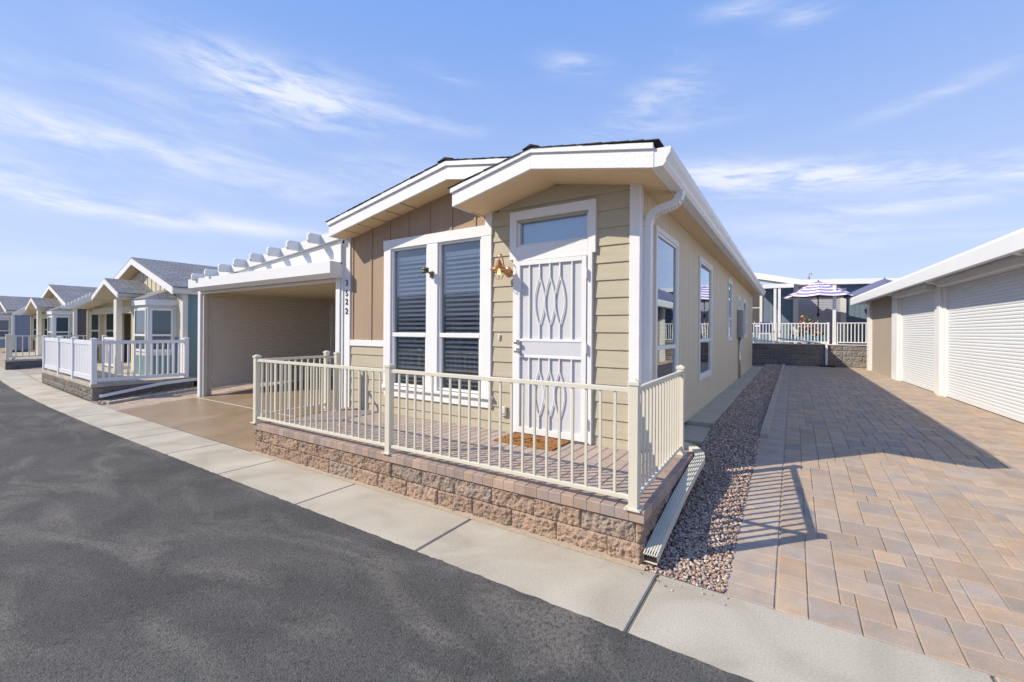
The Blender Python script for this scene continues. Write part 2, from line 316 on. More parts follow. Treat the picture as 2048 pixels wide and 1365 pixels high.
# sidewalk slabs
m = MB(); J = [-60, -50, -42, -36, -31, -27, -23.5, -20.5, -18, -15.9, -13.9, -12.4, -10.9, -9.42, -8.1, -6.75, -5.34, -3.83, -2.30, -.74, .80, 2.3, 3.8, 5.3, 7, 9, 12, 20, 40]
for a, b in zip(J, J[1:]):
    gp = .0055 if a != -.74 and b != -.74 else .009
    nn = max(1, int((b-a)/1.5)); 
    for k in range(nn):
        p, q = a+(b-a)*k/nn, a+(b-a)*(k+1)/nn
        p2 = p+(gp if k == 0 else 0); q2 = q-(gp if k == nn-1 else 0); e = .008; ya0, ya1 = curve(p2), curve(q2)
        vs = [(p2, 2.24+ya0, -.1), (q2, 2.24+ya1, -.1), (q2, 2.955+ya1, -.1), (p2, 2.955+ya0, -.1), (p2, 2.24+ya0, -.008), (q2, 2.24+ya1, -.008), (q2, 2.955+ya1, -.008), (p2, 2.955+ya0, -.008),
              (p2+e, 2.25+ya0, 0), (q2-e, 2.25+ya1, 0), (q2-e, 2.947+ya1, 0), (p2+e, 2.947+ya0, 0)]
        m.add(vs, [(0, 1, 5, 4), (1, 2, 6, 5), (2, 3, 7, 6), (3, 0, 4, 7), (4, 5, 9, 8), (5, 6, 10, 9), (6, 7, 11, 10), (7, 4, 8, 11), (8, 9, 10, 11)])
struct(m, 'sidewalk', CONC)
m = MB(); m.add([(-60, 2.2, -.013), (40, 2.2, -.013), (40, 2.95, -.013), (-60, 2.95, -.013)], [(0, 1, 2, 3)]); struct(m, 'sidewalk_bed', M('joint_grit', (.16, .14, .12), .95, .3, 40, .3, 200))
# driveway of tan sealed concrete, three bays and the carport floor
m = MB()
for x0, x1 in ((-11.12, -8.48), (-8.472, -5.90)):
    for y0, y1 in ((2.957, 4.30), (4.33, 8.0)):
        ys = [y0]+[y for y in (5, 6, 7) if y0 < y < y1]+[y1]
        for a, b in zip(ys, ys[1:]): m.add([(x0, a, g(a)), (x1, a, g(a)), (x1, b, g(b)), (x0, b, g(b))], [(0, 1, 2, 3)])
struct(m, 'driveway', TANC)
m = MB(); m.add([(-11.1, 4.3, g(4.3)+.003), (-5.95, 4.3, g(4.3)+.003), (-5.95, 4.33, g(4.33)+.003), (-11.1, 4.33, g(4.33)+.003)], [(0, 1, 2, 3)]); struct(m, 'driveway_seam', NTRIM)
m = MB(); m.add([(-30, 2.97+curve(-30), -.004), (-18.8, 3.3, -.004), (-18.8, 7, .25), (-30, 7, .25)], [(0, 1, 2, 3)])
m.add([(-45, 7.1, -.004), (-30, 4.32, -.004), (-30, 7, .25), (-45, 9, .25)], [(0, 1, 2, 3)]); struct(m, 'side_driveway', CONC)
# side walkway slabs
m = MB(); y = 4.95
while y < 19.6:
    m.cbox(-1.34, -.955, y+.004, min(y+.98, 19.6), g(y)-.08, g(y)+.012 if y > 6.9 else g(y)+.02, .006); y += .985
struct(m, 'walkway', WALK)
# paving: random ashlar of grid-sized stones
PAL = [(.46, .35, .265), (.465, .36, .275), (.45, .35, .275), (.405, .33, .27), (.46, .345, .25), (.42, .34, .28), (.41, .34, .29), (.47, .37, .285)]
def pick(): c = random.choice(PAL); k = random.uniform(.80, .98); return tuple(x*k for x in c)
def tilt(mb, i0):                              # lay new verts on the sloping ground
    for i in range(i0, len(mb.v)):
        x, y, z = mb.v[i]; mb.v[i] = (x, y, z+g(y))
m = MB(); u = .080; nx, ny = int(4.5/u), int(18.6/u); occ = np.zeros((nx+4, ny+4), bool); SH = [(2, 2), (2, 3), (3, 2), (3, 3), (2, 3), (3, 2)]
for j in range(ny):
    for i in range(nx):
        if occ[i, j]: continue
        random.shuffle(SH)
        for a, b in SH+[(2, 1), (1, 2), (1, 1)]:
            if i+a <= nx and j+b <= ny and not occ[i:i+a, j:j+b].any():
                occ[i:i+a, j:j+b] = True; i0 = len(m.v); m.col = pick(); x0, y0 = -.075+i*u, 2.96+j*u; gp = .0022; h = random.uniform(-.0012, .0012)
                m.cbox(x0+gp, x0+a*u-gp, y0+gp, y0+b*u-gp, -.03, h, .0045); tilt(m, i0); break
# border course beside the gravel
y = 2.96
while y < 21.4:
    w = .148; kk = random.uniform(.93, 1.07); m.col = tuple(c*kk for c in (.41, .335, .28)); i0 = len(m.v); m.cbox(-.345, -.085, y+.002, y+w-.002, -.04, 0, .004); tilt(m, i0); y += w
struct(m, 'paved_drive', ATTR)
sheet(-.34, 4.6, 2.955, 21.45, -.008, 'paving_bed', DIRT)['kind'] = 'structure'
# paving strip beside neighbour's gravel
m = MB(); y = 2.97
while y < 9:
    x = -12.12
    while x < -11.14:
        w = random.choice((.18, .27)); w = min(w, -11.13-x); m.col = pick(); i0 = len(m.v); m.cbox(x+.002, x+w-.002, y+.002, y+.176, -.03, 0, .004); tilt(m, i0); x += w
    y += .18
struct(m, 'paved_strip', ATTR)
# raised edging stones
def edging(x0, x1, ya, yb, label, dx=None):
    m = MB(); y = ya
    while y < yb:
        kk = random.uniform(.93, 1.05); m.col = tuple(c*kk for c in (.42, .36, .31)); i0 = len(m.v); o = dx(y) if dx else 0
        m.cbox(x0+o, x1+o, y+.001, y+.10, -.04, .055, .006); tilt(m, i0); y += .101
    return one(m, 'edging_kerb', CAPM, label, 'kerb edging')
edging(-.352, -.262, 6.5, 21.3, 'low row of pale stone edging between dark gravel and the paved drive')
edging(-12.25, -12.13, 3.1, 8.5, 'low curved stone edging between reddish gravel strip and the tan driveway', lambda y: .12*max(0, 3.5-y))
# gravel
def stones(name, spec, seed):
    rng = np.random.default_rng(seed)
    t = (1+5**.5)/2; iv = np.array([(-1, t, 0), (1, t, 0), (-1, -t, 0), (1, -t, 0), (0, -1, t), (0, 1, t), (0, -1, -t), (0, 1, -t), (t, 0, -1), (t, 0, 1), (-t, 0, -1), (-t, 0, 1)])/1.9
    fi = np.array([(0, 11, 5), (0, 5, 1), (0, 1, 7), (0, 7, 10), (0, 10, 11), (1, 5, 9), (5, 11, 4), (11, 10, 2), (10, 7, 6), (7, 1, 8), (3, 9, 4), (3, 4, 2), (3, 2, 6), (3, 6, 8), (3, 8, 9), (4, 9, 5), (2, 4, 11), (6, 2, 10), (8, 6, 7), (9, 8, 1)])
    V = []; K = []
    pal = .84*np.array([(.56, .39, .30), (.60, .46, .37), (.44, .30, .245), (.66, .53, .44), (.38, .31, .27), (.52, .36, .26), (.70, .61, .53), (.33, .23, .19)])
    for x0, x1, y0, y1, n, r in spec:
        c = np.c_[rng.uniform(x0, x1, n), rng.uniform(y0, y1, n)]; gz = np.clip(.07*(c[:, 1]-3), 0, .28)
        sc = r*rng.uniform(.6, 1.3, (n, 1))*rng.uniform(.7, 1.25, (n, 3)); sc[:, 2] *= .72
        a = rng.uniform(0, 2*pi, n); jit = rng.uniform(.78, 1.22, (n, 12, 1))
        p = iv[None]*jit*sc[:, None]; tl = rng.uniform(-.6, .6, n); x, y, z = p[..., 0], p[..., 1], p[..., 2]
        y, z = y*np.cos(tl)[:, None]-z*np.sin(tl)[:, None], y*np.sin(tl)[:, None]+z*np.cos(tl)[:, None]
        xx = x*np.cos(a)[:, None]-y*np.sin(a)[:, None]; yy = x*np.sin(a)[:, None]+y*np.cos(a)[:, None]
        V.append(np.stack([xx+c[:, :1], yy+c[:, 1:], z+gz[:, None]+rng.uniform(-.008, .010, (n, 1))], -1).reshape(-1, 3))
        K.append(np.repeat(pal[rng.integers(0, len(pal), n)]*rng.uniform(.85, 1.1, (n, 1)), 60, axis=0))
    V = np.concatenate(V); K = np.concatenate(K); n = len(V)//12; F = (fi[None]+12*np.arange(n)[:, None, None]).reshape(-1)
    me = bpy.data.meshes.new(name); me.vertices.add(len(V)); me.vertices.foreach_set('co', V.ravel().astype(np.float32)); me.loops.add(len(F)); me.loops.foreach_set('vertex_index', F.astype(np.int32))
    nf = len(F)//3; me.polygons.add(nf); me.polygons.foreach_set('loop_start', np.arange(0, nf*3, 3, dtype=np.int32)); me.update(calc_edges=True)
    a = me.color_attributes.new('Col', 'FLOAT_COLOR', 'CORNER'); a.data.foreach_set('color', np.c_[K, np.ones(len(K))].ravel().astype(np.float32))
    me.materials.append(STONE); o = bpy.data.objects.new(name, me); C.objects.link(o); o['kind'] = 'stuff'; return o
stones('gravel', [(-.92, -.30, 2.78, 2.97, 26, .006), (-.95, -.345, 2.97, 5.2, 7200, .0108), (-.95, -.345, 5.2, 9, 7500, .0125), (-.95, -.345, 9, 21.4, 9000, .019)], 1)['label'] = 'pink and grey crushed gravel strip between the house walkway and paved drive'
stones('gravel', [(-12.85, -12.26, 3.0, 9, 5000, .017), (-13.0, -12.2, 9, 12, 1200, .02)], 2)['label'] = 'reddish gravel strip beside the grey neighbouring patio wall'
m = MB()
for x0, x1, ya, yb in ((-.96, -.34, 2.95, 21.45), (-12.9, -12.2, 2.97, 14)):
    ys = [ya, 3, 7, yb]
    for a, b in zip(ys, ys[1:]): m.add([(x0, a, g(a)-.006), (x1, a, g(a)-.006), (x1, b, g(b)-.006), (x0, b, g(b)-.006)], [(0, 1, 2, 3)])
m.add([(-1.36, 19.6, .27), (-.34, 19.6, .27), (-.34, 21.5, .27), (-1.36, 21.5, .27)], [(0, 1, 2, 3)])
m.add([(-8, 18.6, .27), (-1.36, 18.6, .27), (-1.36, 21.5, .27), (-8, 21.5, .27)], [(0, 1, 2, 3)])
struct(m, 'gravel_bed', GBED)

# ------------------------------------------------------------------ split-face block walls
def block_face(mb, p0, p1, z0, courses, hh, bl, out, base, amp=.022, res=.0085, off=0., zfun=None):
    p0 = Vector(p0); p1 = Vector(p1); d = p1-p0; Lh = d.length; d.normalize(); o = Vector(out).normalized(); o3 = Vector((o.x, o.y, 0))
    for k in range(courses):
        za, zb = z0+k*hh, z0+(k+1)*hh-.004; s = -(bl/2 if (k+int(off*2)) % 2 else 0)-off*.13
        while s < Lh-.02:
            a, b = max(s+.0025, 0), min(s+bl-.0025, Lh); s += bl
            if b-a < .03: continue
            kx = max(2, int((b-a)/res)); kz = max(2, int((zb-za)/res)); t = random.uniform(.86, 1.1); c0 = base if random.random() > .14 else tuple(c*f for c, f in zip(base, (.93, 1.02, 1.12)))
            mb.col = tuple(c*t for c in c0); vs = []; sd = random.uniform(0, 99)
            for j in range(kz+1):
                for i in range(kx+1):
                    u, w = i/kx, j/kz; x = a+(b-a)*u; z = za+(zb-za)*w; e = min(min(u, 1-u)*(b-a), min(w, 1-w)*(zb-za)); f = min(1, e/.011); f = f*(2-f)
                    q = Vector((x*1, z, sd)); dd = f*(amp*.5+amp*.7*noise.noise(q*8)+amp*.6*noise.noise(q*26)+amp*.6*noise.noise(q*62)+amp*.35*noise.noise(q*130)); vs.append(p0+d*x+o3*dd+Vector((0, 0, z)))
            mb.add(vs, [(j*(kx+1)+i, j*(kx+1)+i+1, (j+1)*(kx+1)+i+1, (j+1)*(kx+1)+i) for j in range(kz) for i in range(kx)])
def caprow(mb, a, b, z0, z1, wid, out, step=.105, base=(.36, .27, .225), inset=0.):
    a = Vector(a); b = Vector(b); d = b-a; L_ = d.length; d.normalize(); o = Vector(out); n = max(1, round(L_/step)); st = L_/n
    for i in range(n):
        t = random.uniform(.86, 1.12); mb.col = tuple(c*t for c in random.choice((base, (base[0]*.9, base[1]*.94, base[2]*1.0), (base[0]*1.1, base[1]*1.08, base[2]*1.02))))
        p = a+d*(i*st+.0015); q = a+d*((i+1)*st-.0015); e = .006
        A = [p+o*0, q+o*0, q-o*wid, p-o*wid]; B = [p+d*e*.5-o*e, q-d*e*.5-o*e, q-d*e*.5-o*(wid-e), p+d*e*.5-o*(wid-e)]
        vs = [(v.x, v.y, z0) for v in A]+[(v.x, v.y, z1-e) for v in A]+[(v.x, v.y, z1) for v in B]
        if d.x*o.y-d.y*o.x > 0: fs = [(0, 4, 5, 1), (1, 5, 6, 2), (2, 6, 7, 3), (3, 7, 4, 0), (4, 8, 9, 5), (5, 9, 10, 6), (6, 10, 11, 7), (7, 11, 8, 4), (8, 11, 10, 9), (0, 1, 2, 3)]
        else: fs = [(0, 1, 5, 4), (1, 2, 6, 5), (2, 3, 7, 6), (3, 0, 4, 7), (4, 5, 9, 8), (5, 6, 10, 9), (6, 7, 11, 10), (7, 4, 8, 11), (8, 9, 10, 11), (3, 2, 1, 0)]
        mb.add(vs, fs)
PZ = .378
t = thing('raised_patio', 'raised front patio with rough tan block wall and brown brick cap by the sidewalk', 'patio', (-3.4, 3.0, 0))
m = MB(); TB = (.40, .282, .205)
block_face(m, (-5.93, 2.995, 0), (-.87, 2.995, 0), .0, 2, .15, .405, (0, -1), TB, off=.3)
block_face(m, (-.868, 2.99, 0), (-.868, 4.75, 0), .0, 2, .15, .405, (1, 0), TB)
block_face(m, (-5.932, 4.4, 0), (-5.932, 2.99, 0), .0, 2, .15, .405, (-1, 0), TB)
m.build('block_wall', BLK, t, smooth=True)
m = MB(); m.box(-5.925, -.875, 3.003, 4.72, -.02, .302); m.build('mortar_core', M('tan_mortar', (.50, .40, .29), .95, .08, 20, .1, 120, .6, 90), t)
m = MB(); caprow(m, (-5.96, 2.965, 0), (-.84, 2.965, 0), .302, PZ, .21, (0, -1, 0)); caprow(m, (-.84, 3.177, 0), (-.84, 4.79, 0), .302, PZ, .21, (1, 0, 0)); caprow(m, (-5.96, 3.177, 0), (-5.96, 4.44, 0), .302, PZ, .21, (-1, 0, 0))
m.build('brick_cap', CAPM, t)
m = MB(); m.col = (.36, .29, .24); y = 0; x = -5.748; c = 0
while x < -1.052:
    y = 3.178-(.0 if c % 2 else .115)
    while y < 4.5:
        a, b = max(y, 3.178), min(y+.23, 4.52 if x < -1.34 else 4.79)
        if b-a > .02: kk = random.uniform(.92, 1.08); m.col = tuple(q*kk for q in random.choice(((.40, .32, .275), (.39, .31, .27), (.415, .33, .275), (.37, .305, .275)))); m.cbox(x+.0022, min(x+.115, -1.05)-.0022, a+.002, b-.002, .30, PZ, .004)
        y += .23
    x += .1175; c += 1
m.build('brick_floor', CAPM, t)
m = MB(); m.box(-5.75, -1.05, 3.18, 4.70, .303, PZ-.006); m.build('sand_bed', DIRT, t)

m = MB(); n_ = 260; a_ = []; b_ = []
for i in range(n_+1):
    x = -5.95+5.12*i/n_; a_.append((x, 2.945-.014*(1+noise.noise(Vector((x*5, 1, 0))))-.008*noise.noise(Vector((x*23, 4, 0))), .0025)); b_.append((x, 2.998, .012))
m.add(a_+b_, [(i, i+1, i+n_+2, i+n_+1) for i in range(n_)]); struct(m, 'sand_drift', DIRT)
# ------------------------------------------------------------------ railing
def balusters(parent, p, q, z0, z1, n, w, mat):
    p = Vector(p); q = Vector(q)
    for i in range(1, n): c = p+(q-p)*i/n; MB().box(c.x-w/2, c.x+w/2, c.y-w/2, c.y+w/2, z0, z1).build('baluster', mat, parent)
def post(parent, x, y, z0, z1, w, mat, plate=True):
    m = MB(); h = w/2; m.box(x-h, x+h, y-h, y+h, z0, z1)
    if plate: m.box(x-h*1.8, x+h*1.8, y-h*1.8, y+h*1.8, z0, z0+.008); [m.lathe((x+a*h*1.45, y+b*h*1.45, z0+.008), [(.009, 0), (.009, .006), (0, .007)], 6) for a in (-1, 1) for b in (-1, 1)]
    o = m.build('post', mat, parent)
    c = MB(); c.box(x-h*1.25, x+h*1.25, y-h*1.25, y+h*1.25, z1, z1+.022); k = h*1.25; c.add([(x-k, y-k, z1+.022), (x+k, y-k, z1+.022), (x+k, y+k, z1+.022), (x-k, y+k, z1+.022), (x, y, z1+.042)], [(0, 1, 4), (1, 2, 4), (2, 3, 4), (3, 0, 4)]); c.build('post_cap', mat, o); return o
t = thing('patio_railing', 'cream metal railing around the front patio of the tan house', 'railing', (-3.4, 3.0, PZ))
ZT, ZB = 1.215, .45
P = [(-5.93, 3.0), (-3.39, 3.0), (-.92, 3.0), (-.95, 4.62)]
for x, y in P: post(t, x, y, PZ, 1.235, .062, CREAM)
for a, b, n in ((P[0], P[1], 23), (P[1], P[2], 22), (P[2], P[3], 15)):
    A = Vector((*a, 0)); B = Vector((*b, 0)); d = (B-A).normalized(); A += d*.03; B -= d*.03
    MB().bar(A+Vector((0, 0, ZT-.016)), B+Vector((0, 0, ZT-.016)), .036, .034).build('top_rail', CREAM, t, bevel=.003); MB().bar(A+Vector((0, 0, ZB)), B+Vector((0, 0, ZB)), .032, .03).build('bottom_rail', CREAM, t, bevel=.003)
    balusters(t, A, B, ZB+.015, ZT-.032, n, .0175, CREAM)
    for q in (A, B): MB().bar(q+Vector((0, 0, ZT-.016))+d*(.0 if q is A else -.02), q+Vector((0, 0, ZT-.016))+d*(.02 if q is A else 0), .044, .044).build('bracket', CREAM, t)
post(t, -5.86, 4.15, PZ, 1.235, .062, CREAM)
# gate standing open beside the railing's left side
t = thing('patio_gate', 'open cream metal gate with a latch, at the driveway end of the patio', 'gate', (-6.0, 3.1, PZ))
post(t, -6.02, 4.08, .40, 1.25, .06, CREAM, False)
for z in (1.2, .47): MB().bar((-5.95, 3.06, z), (-6.01, 4.06, z), .03, .034).build('gate_rail', CREAM, t, bevel=.003)
balusters(t, (-5.95, 3.06, 0), (-6.01, 4.06, 0), .48, 1.19, 10, .018, CREAM)
for z in (1.19, .47): MB().bar((-6.0, 4.08, z), (-5.89, 4.15, z), .026, .03).build('gate_rail', CREAM, t)
MB().bar((-5.96, 4.1, .47), (-5.96, 4.1, 1.19), .016).build('baluster', CREAM, t)
MB().tube([(-5.93, 4.06, 1.12), (-5.93, 4.04, 1.0), (-5.92, 4.06, .93)], .009, 8).build('latch', WIRE, t, smooth=True)
m = MB(); m.lathe((-6.02, 4.08, .31), [(0, 0), (.028, .01), (.034, .035), (.028, .06), (.012, .09)], 12); m.build('drop_foot', CREAM, t, smooth=True)

# ------------------------------------------------------------------ the house
YW = 4.45; XL, XR = -6.05, -1.33; SZ = 3.036; SL = .187; RX = -3.62
def msof(x): return SZ+(SL*(x+6.0) if x < RX else SL*(RX+6.0)*(-1.03-x)/(-1.03-RX))
PSL = .19
def psof(x): return 3.04+min((x+3.33)*.222, (-1.03-x)*.172)
house = thing('manufactured_home', 'tan and brown manufactured home with white trim, gabled entry and white security door', 'house', (-3.7, 4.45, PZ))
H = house
holes = [(-5.10, -3.18, .66, 2.90), (-2.86, -1.82, .36, 3.02)]
def spans(x0, x1, z0, z1, hl):
    out = [(x0, x1)]
    for a, b, c, d in hl:
        if z0+.02 < d and z1-.02 > c and z0 > c-.1:
            nn = []
            for p, q in out:
                if b <= p or a >= q: nn.append((p, q)); continue
                if a > p: nn.append((p, a))
                if b < q: nn.append((b, q))
            out = nn
    return out
m = MB(); z = .30; e = .1855
while z < 3.3:
    z1 = z+e
    if z < 1.33: x0, x1 = -5.95, -1.40
    else: x0, x1 = -3.22, -1.40
    if z1 > 3.0:
        zt = z+e-.17
        while x0 < x1 and psof(x0)+.17 < z1: x0 += .02
        while x1 > x0 and psof(x1)+.17 < z1: x1 -= .02
    hl = [(-5.02, -3.24, .70, 2.84), (-2.80, -1.86, .36, 2.89)]
    for a, b in spans(x0, x1, z, z1, hl):
        if b-a > .02: m.prism([(YW-.016, z), (YW-.016, z+.004), (YW-.002, z1), (YW+.03, z1), (YW+.03, z), (YW, z)], a, b, 'x')
    z += e
m.build('lap_siding', LAP, H)
m = MB(); xs = [-5.95+i*.2 for i in range(14)]+[-3.24]
for a, b in zip(xs, xs[1:]):
    lo = 1.36 if b <= -5.02 else 2.84
    if a < -5.02 < b: m.add([(a, YW-.004, 1.36), (-5.02, YW-.004, 1.36), (-5.02, YW-.004, msof(-5.02)+.12), (a, YW-.004, msof(a)+.12)], [(0, 1, 2, 3)]); a = -5.02; lo = 2.84
    m.add([(a, YW-.004, lo), (b, YW-.004, lo), (b, YW-.004, msof(b)+.12), (a, YW-.004, msof(a)+.12)], [(0, 1, 2, 3)])
for x in (-5.87, -5.43, -5.03, -4.64, -4.23, -3.83, -3.43):
    lo = 1.452 if x < -5.1 else 2.9; m.box(x-.028, x+.006, YW-.017, YW-.003, lo, msof(x)+.02)
m.build('board_and_batten', BRN, H)
m = MB(); m.box(-5.92, -5.13, YW-.03, YW, 1.36, 1.452); m.build('band_board', WHT, H, bevel=.003)
for n_, x0, x1, zt in (('corner_trim', -6.07, -5.925, 3.12), ('corner_trim', -3.265, -3.165, 3.17), ('corner_trim', -1.42, -1.315, 3.17)):
    m = MB(); m.box(x0, x1, YW-.032, YW+.0, .36 if x0 != -3.265 else 2.93, zt)
    if x1 > -1.4: m.box(-1.345, -1.312, YW-.0315, YW+.10, .32, 3.14)
    m.build(n_, WHT, H, bevel=.003)
# body walls behind
m = MB(); zr = 3.10
y = YW+.09; i = 0
side_holes = [(5.08, 6.14, .95, 2.75), (7.86, 9.1, .84, 2.82), (11.7, 12.4, 1.46, 2.86), (13.85, 14.6, 2.28, 2.6), (15.5, 16.6, 1.5, 2.62)]
while y < 19.3:
    y1 = min(y+.203, 19.3); zs = [(.36, zr)]
    yy = y
    cuts = [(c, d) for a, b, c, d in side_holes if a < (y+y1)/2 < b]
    if cuts: c, d = cuts[0]; zs = [(.36, c), (d, zr)]
    for a, b in zs: m.box(XR-.03, XR, y+(.009 if i % 2 == 0 else .004), y1-.002, a, b)
    y = y1; i += 1
m.box(XR-.03, XR+.012, YW+.1, 19.3, .29, .36)
m.build('side_siding', SIDE, H)
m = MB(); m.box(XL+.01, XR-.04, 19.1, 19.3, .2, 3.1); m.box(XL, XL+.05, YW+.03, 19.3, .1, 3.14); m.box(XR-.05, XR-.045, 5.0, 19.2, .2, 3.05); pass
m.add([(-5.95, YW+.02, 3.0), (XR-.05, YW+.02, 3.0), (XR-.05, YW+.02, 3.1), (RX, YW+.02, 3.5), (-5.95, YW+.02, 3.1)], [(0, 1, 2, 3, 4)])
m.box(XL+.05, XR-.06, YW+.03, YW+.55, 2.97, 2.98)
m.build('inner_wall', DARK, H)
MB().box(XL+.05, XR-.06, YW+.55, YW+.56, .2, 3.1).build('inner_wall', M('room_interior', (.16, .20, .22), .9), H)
# front roof
def slab(mb, pts, th, y0, y1, hx=0):     # constant vertical thickness along polyline of (x,z-bottom)
    for (xa, za), (xb, zb) in zip(pts, pts[1:]): mb.prism([(xa, za), (xb, zb), (xb, zb+th), (xa, za+th)], y0, y1)
roof = None
m = MB()
def courses(mb, xe, ze, xr, zr_, y0, y1, side, ex=.13):
    L_ = abs(xr-xe); n = int(L_/ex)+1; s = (zr_-ze)/L_; sg = 1 if xr > xe else -1
    for k in range(n):
        a = xe-sg*.02+sg*k*ex; b = min(a*sg+ex*1.6, xr*sg)*sg if sg > 0 else max(a-ex*1.6, xr)
        za = ze+s*abs(a-xe)*(1 if k else -1); zb = ze+s*abs(b-xe); t_ = random.uniform(.009, .012); jy = random.uniform(-.006, .002)
        mb.prism([(a, za+.004), (b, zb+.003), (b, zb+.006), (a, za+.004+t_)], y0+jy, y1)
MT = .225
courses(m, -6.02, SZ+MT, RX, msof(RX)+MT, 4.06, 4.5, -1); courses(m, -6.15, SZ+MT-.01, RX, msof(RX)+MT, 4.5, 19.55, -1); courses(m, -2.25, msof(-2.25)+MT, RX, msof(RX)+MT, 4.06, 4.3, 1); courses(m, -1.0, SZ+MT, RX, msof(RX)+MT, 4.3, 19.55, 1)
courses(m, -3.36, 3.04+.215, -2.26, psof(-2.26)+.22, 3.83, 4.3, -1); courses(m, -1.0, 3.04+.22, -2.26, psof(-2.26)+.22, 3.83, 4.12, 1)
m.prism([(-2.36, psof(-2.26)+.222), (-2.26, psof(-2.26)+.262), (-2.16, psof(-2.26)+.222), (-2.26, psof(-2.26)+.24)], 3.82, 4.4)
m.prism([(RX-.13, msof(RX)+MT+.0), (RX, msof(RX)+MT+.04), (RX+.13, msof(RX)+MT+.0), (RX, msof(RX)+MT+.015)], 4.05, 19.55)
roof = m.build('roof', SHIN, H)
m = MB(); slab(m, [(-6.0, SZ), (RX, msof(RX)), (-2.45, msof(-2.45))], .20, 4.09, 4.12); slab(m, [(-6.01, SZ+.165), (RX, msof(RX)+.165), (-2.45, msof(-2.45)+.165)], .06, 4.067, 4.09)
m.box(-6.13, -6.10, 4.47, 19.5, SZ, SZ+.2); m.box(-6.0, -5.97, 4.12, 4.47, SZ, SZ+.2); m.build('fascia', WHT, roof, bevel=.003)
RP = -2.275
pp = lambda x: psof(x)
m = MB(); slab(m, [(-3.33, 3.04), (RP, 3.04+(RP+3.33)*.222), (-1.03, 3.04)], .19, 3.86, 3.89); slab(m, [(-3.345, 3.195), (RP, 3.195+(RP+3.345)*.222), (-1.03, 3.20)], .052, 3.838, 3.86)
m.box(-3.33, -3.305, 3.89, 4.20, 3.045, 3.22); m.box(-1.06, -1.03, 3.89, 19.5, 3.045, 3.22); m.build('fascia', WHT, roof, bevel=.003)
m = MB(); slab(m, [(-5.97, SZ+.02), (RX, msof(RX)+.02), (-3.0, msof(-3.0)+.02)], .01, 4.12, 4.48); slab(m, [(-3.305, 3.055), (RP, 3.05+(RP+3.33)*.222), (-1.06, 3.055)], .01, 3.89, 4.50)
m.prism([(XR-.02, 3.10), (-1.06, 3.052), (-1.06, 3.062), (XR-.02, 3.11)], 4.50, 19.45); m.box(-3.31, -3.29, 4.2, 4.45, 3.045, 3.4); pass
m.build('soffit', SOF, roof)
for k in range(5):
    x = -5.70+k*.30; m = MB(); m.prism([(x, msof(x)+.014), (x+.012, msof(x)+.016), (x+.012, msof(x)+.026), (x, msof(x)+.024)], 4.125, 4.44); m.build('soffit_vent', bpy.data.materials.get('soffit_groove') or M('soffit_groove', (.2, .14, .08), .8), roof)
m = MB(); slab(m, [(-6.0, SZ+.15), (RX, msof(RX)+.15), (-1.03, SZ+.15)], .05, 4.2, 19.5); m.build('roof_deck', SOF, roof)
# gutter and downspout
m = MB(); pr = [(-1.028, 3.045), (-.955, 3.045), (-.93, 3.075), (-.925, 3.105), (-.895, 3.15), (-.885, 3.20), (-.895, 3.205), (-.903, 3.155), (-.935, 3.11), (-.94, 3.085), (-.96, 3.055), (-1.028, 3.055)]
m.prism(pr, 3.875, 19.4); m.prism([(-1.028, 3.045), (-.955, 3.045), (-.93, 3.075), (-.925, 3.105), (-.895, 3.15), (-.885, 3.20), (-1.028, 3.205)], 3.865, 3.875); m.prism([(-1.028, 3.045), (-.955, 3.045), (-.93, 3.075), (-.925, 3.105), (-.895, 3.15), (-.885, 3.20), (-1.028, 3.205)], 19.4, 19.41)
gut = m.build('gutter', GUT, H)
def arc(p, q, r, n=6): return [Vector(p).lerp(Vector(q), i/n) for i in range(n+1)]
def bez(p0, p1, p2, p3, n=14):
    p0, p1, p2, p3 = map(Vector, (p0, p1, p2, p3)); return [p0*(1-t)**3+p1*3*t*(1-t)**2+p2*3*t*t*(1-t)+p3*t**3 for t in [i/n for i in range(n+1)]]
path = bez((-.975, 4.68, 3.05), (-.975, 4.67, 2.80), (-1.27, 4.60, 2.98), (-1.275, 4.59, 2.70))
m = MB(); m.tube(path, 0, w=(.036, .045))
for i in range(2, 13): m.tube([path[i]-(path[i+1]-path[i]).normalized()*.004, path[i]+(path[i+1]-path[i]).normalized()*.004], 0, w=(.0395, .0485))
m.tube([path[-1], (-1.275, 4.59, .45)], 0, w=(.036, .045))
m.tube(bez((-1.275, 4.59, .47), (-1.275, 4.60, .34), (-1.27, 4.68, .40), (-1.2, 4.85, .40), 8), 0, w=(.036, .045))
m.build('downspout', GUT, H)
# ground leader laid along the patio wall
m = MB()
def ribbed(mb, path, w, h, nr=5):
    path = [Vector(p) for p in path]; rings = []
    for i, p in enumerate(path):
        d = (path[min(i+1, len(path)-1)]-path[max(i-1, 0)]).normalized(); r = d.cross(Vector((0, 0, 1))).normalized(); u = r.cross(d); sec = []
        for k in range(nr*2+1):
            x = -w/2+w*(k+.5)/(nr*2+1); a = w/(nr*2+1)/2; hz = h/2 if k % 2 == 0 else h/2-.006; sec += [(x-a, hz), (x+a, hz)]
        sec += [(w/2, h/2-.012), (w/2, -h/2), (-w/2, -h/2), (-w/2, h/2-.012)]; rings.append([p+r*a+u*b for a, b in sec])
    k = len(rings[0]); mb.add([v for q in rings for v in q], [(i*k+j, i*k+(j+1) % k, (i+1)*k+(j+1) % k, (i+1)*k+j) for i in range(len(rings)-1) for j in range(k)])
gp = bez((-1.2, 4.86, .40), (-1.0, 4.93, .41), (-.80, 4.90, .39), (-.765, 4.62, .345), 8)+[Vector((-.772, 4.4, .325)), Vector((-.785, 3.8, .24)), Vector((-.795, 3.2, .13)), Vector((-.800, 2.97, .075))]
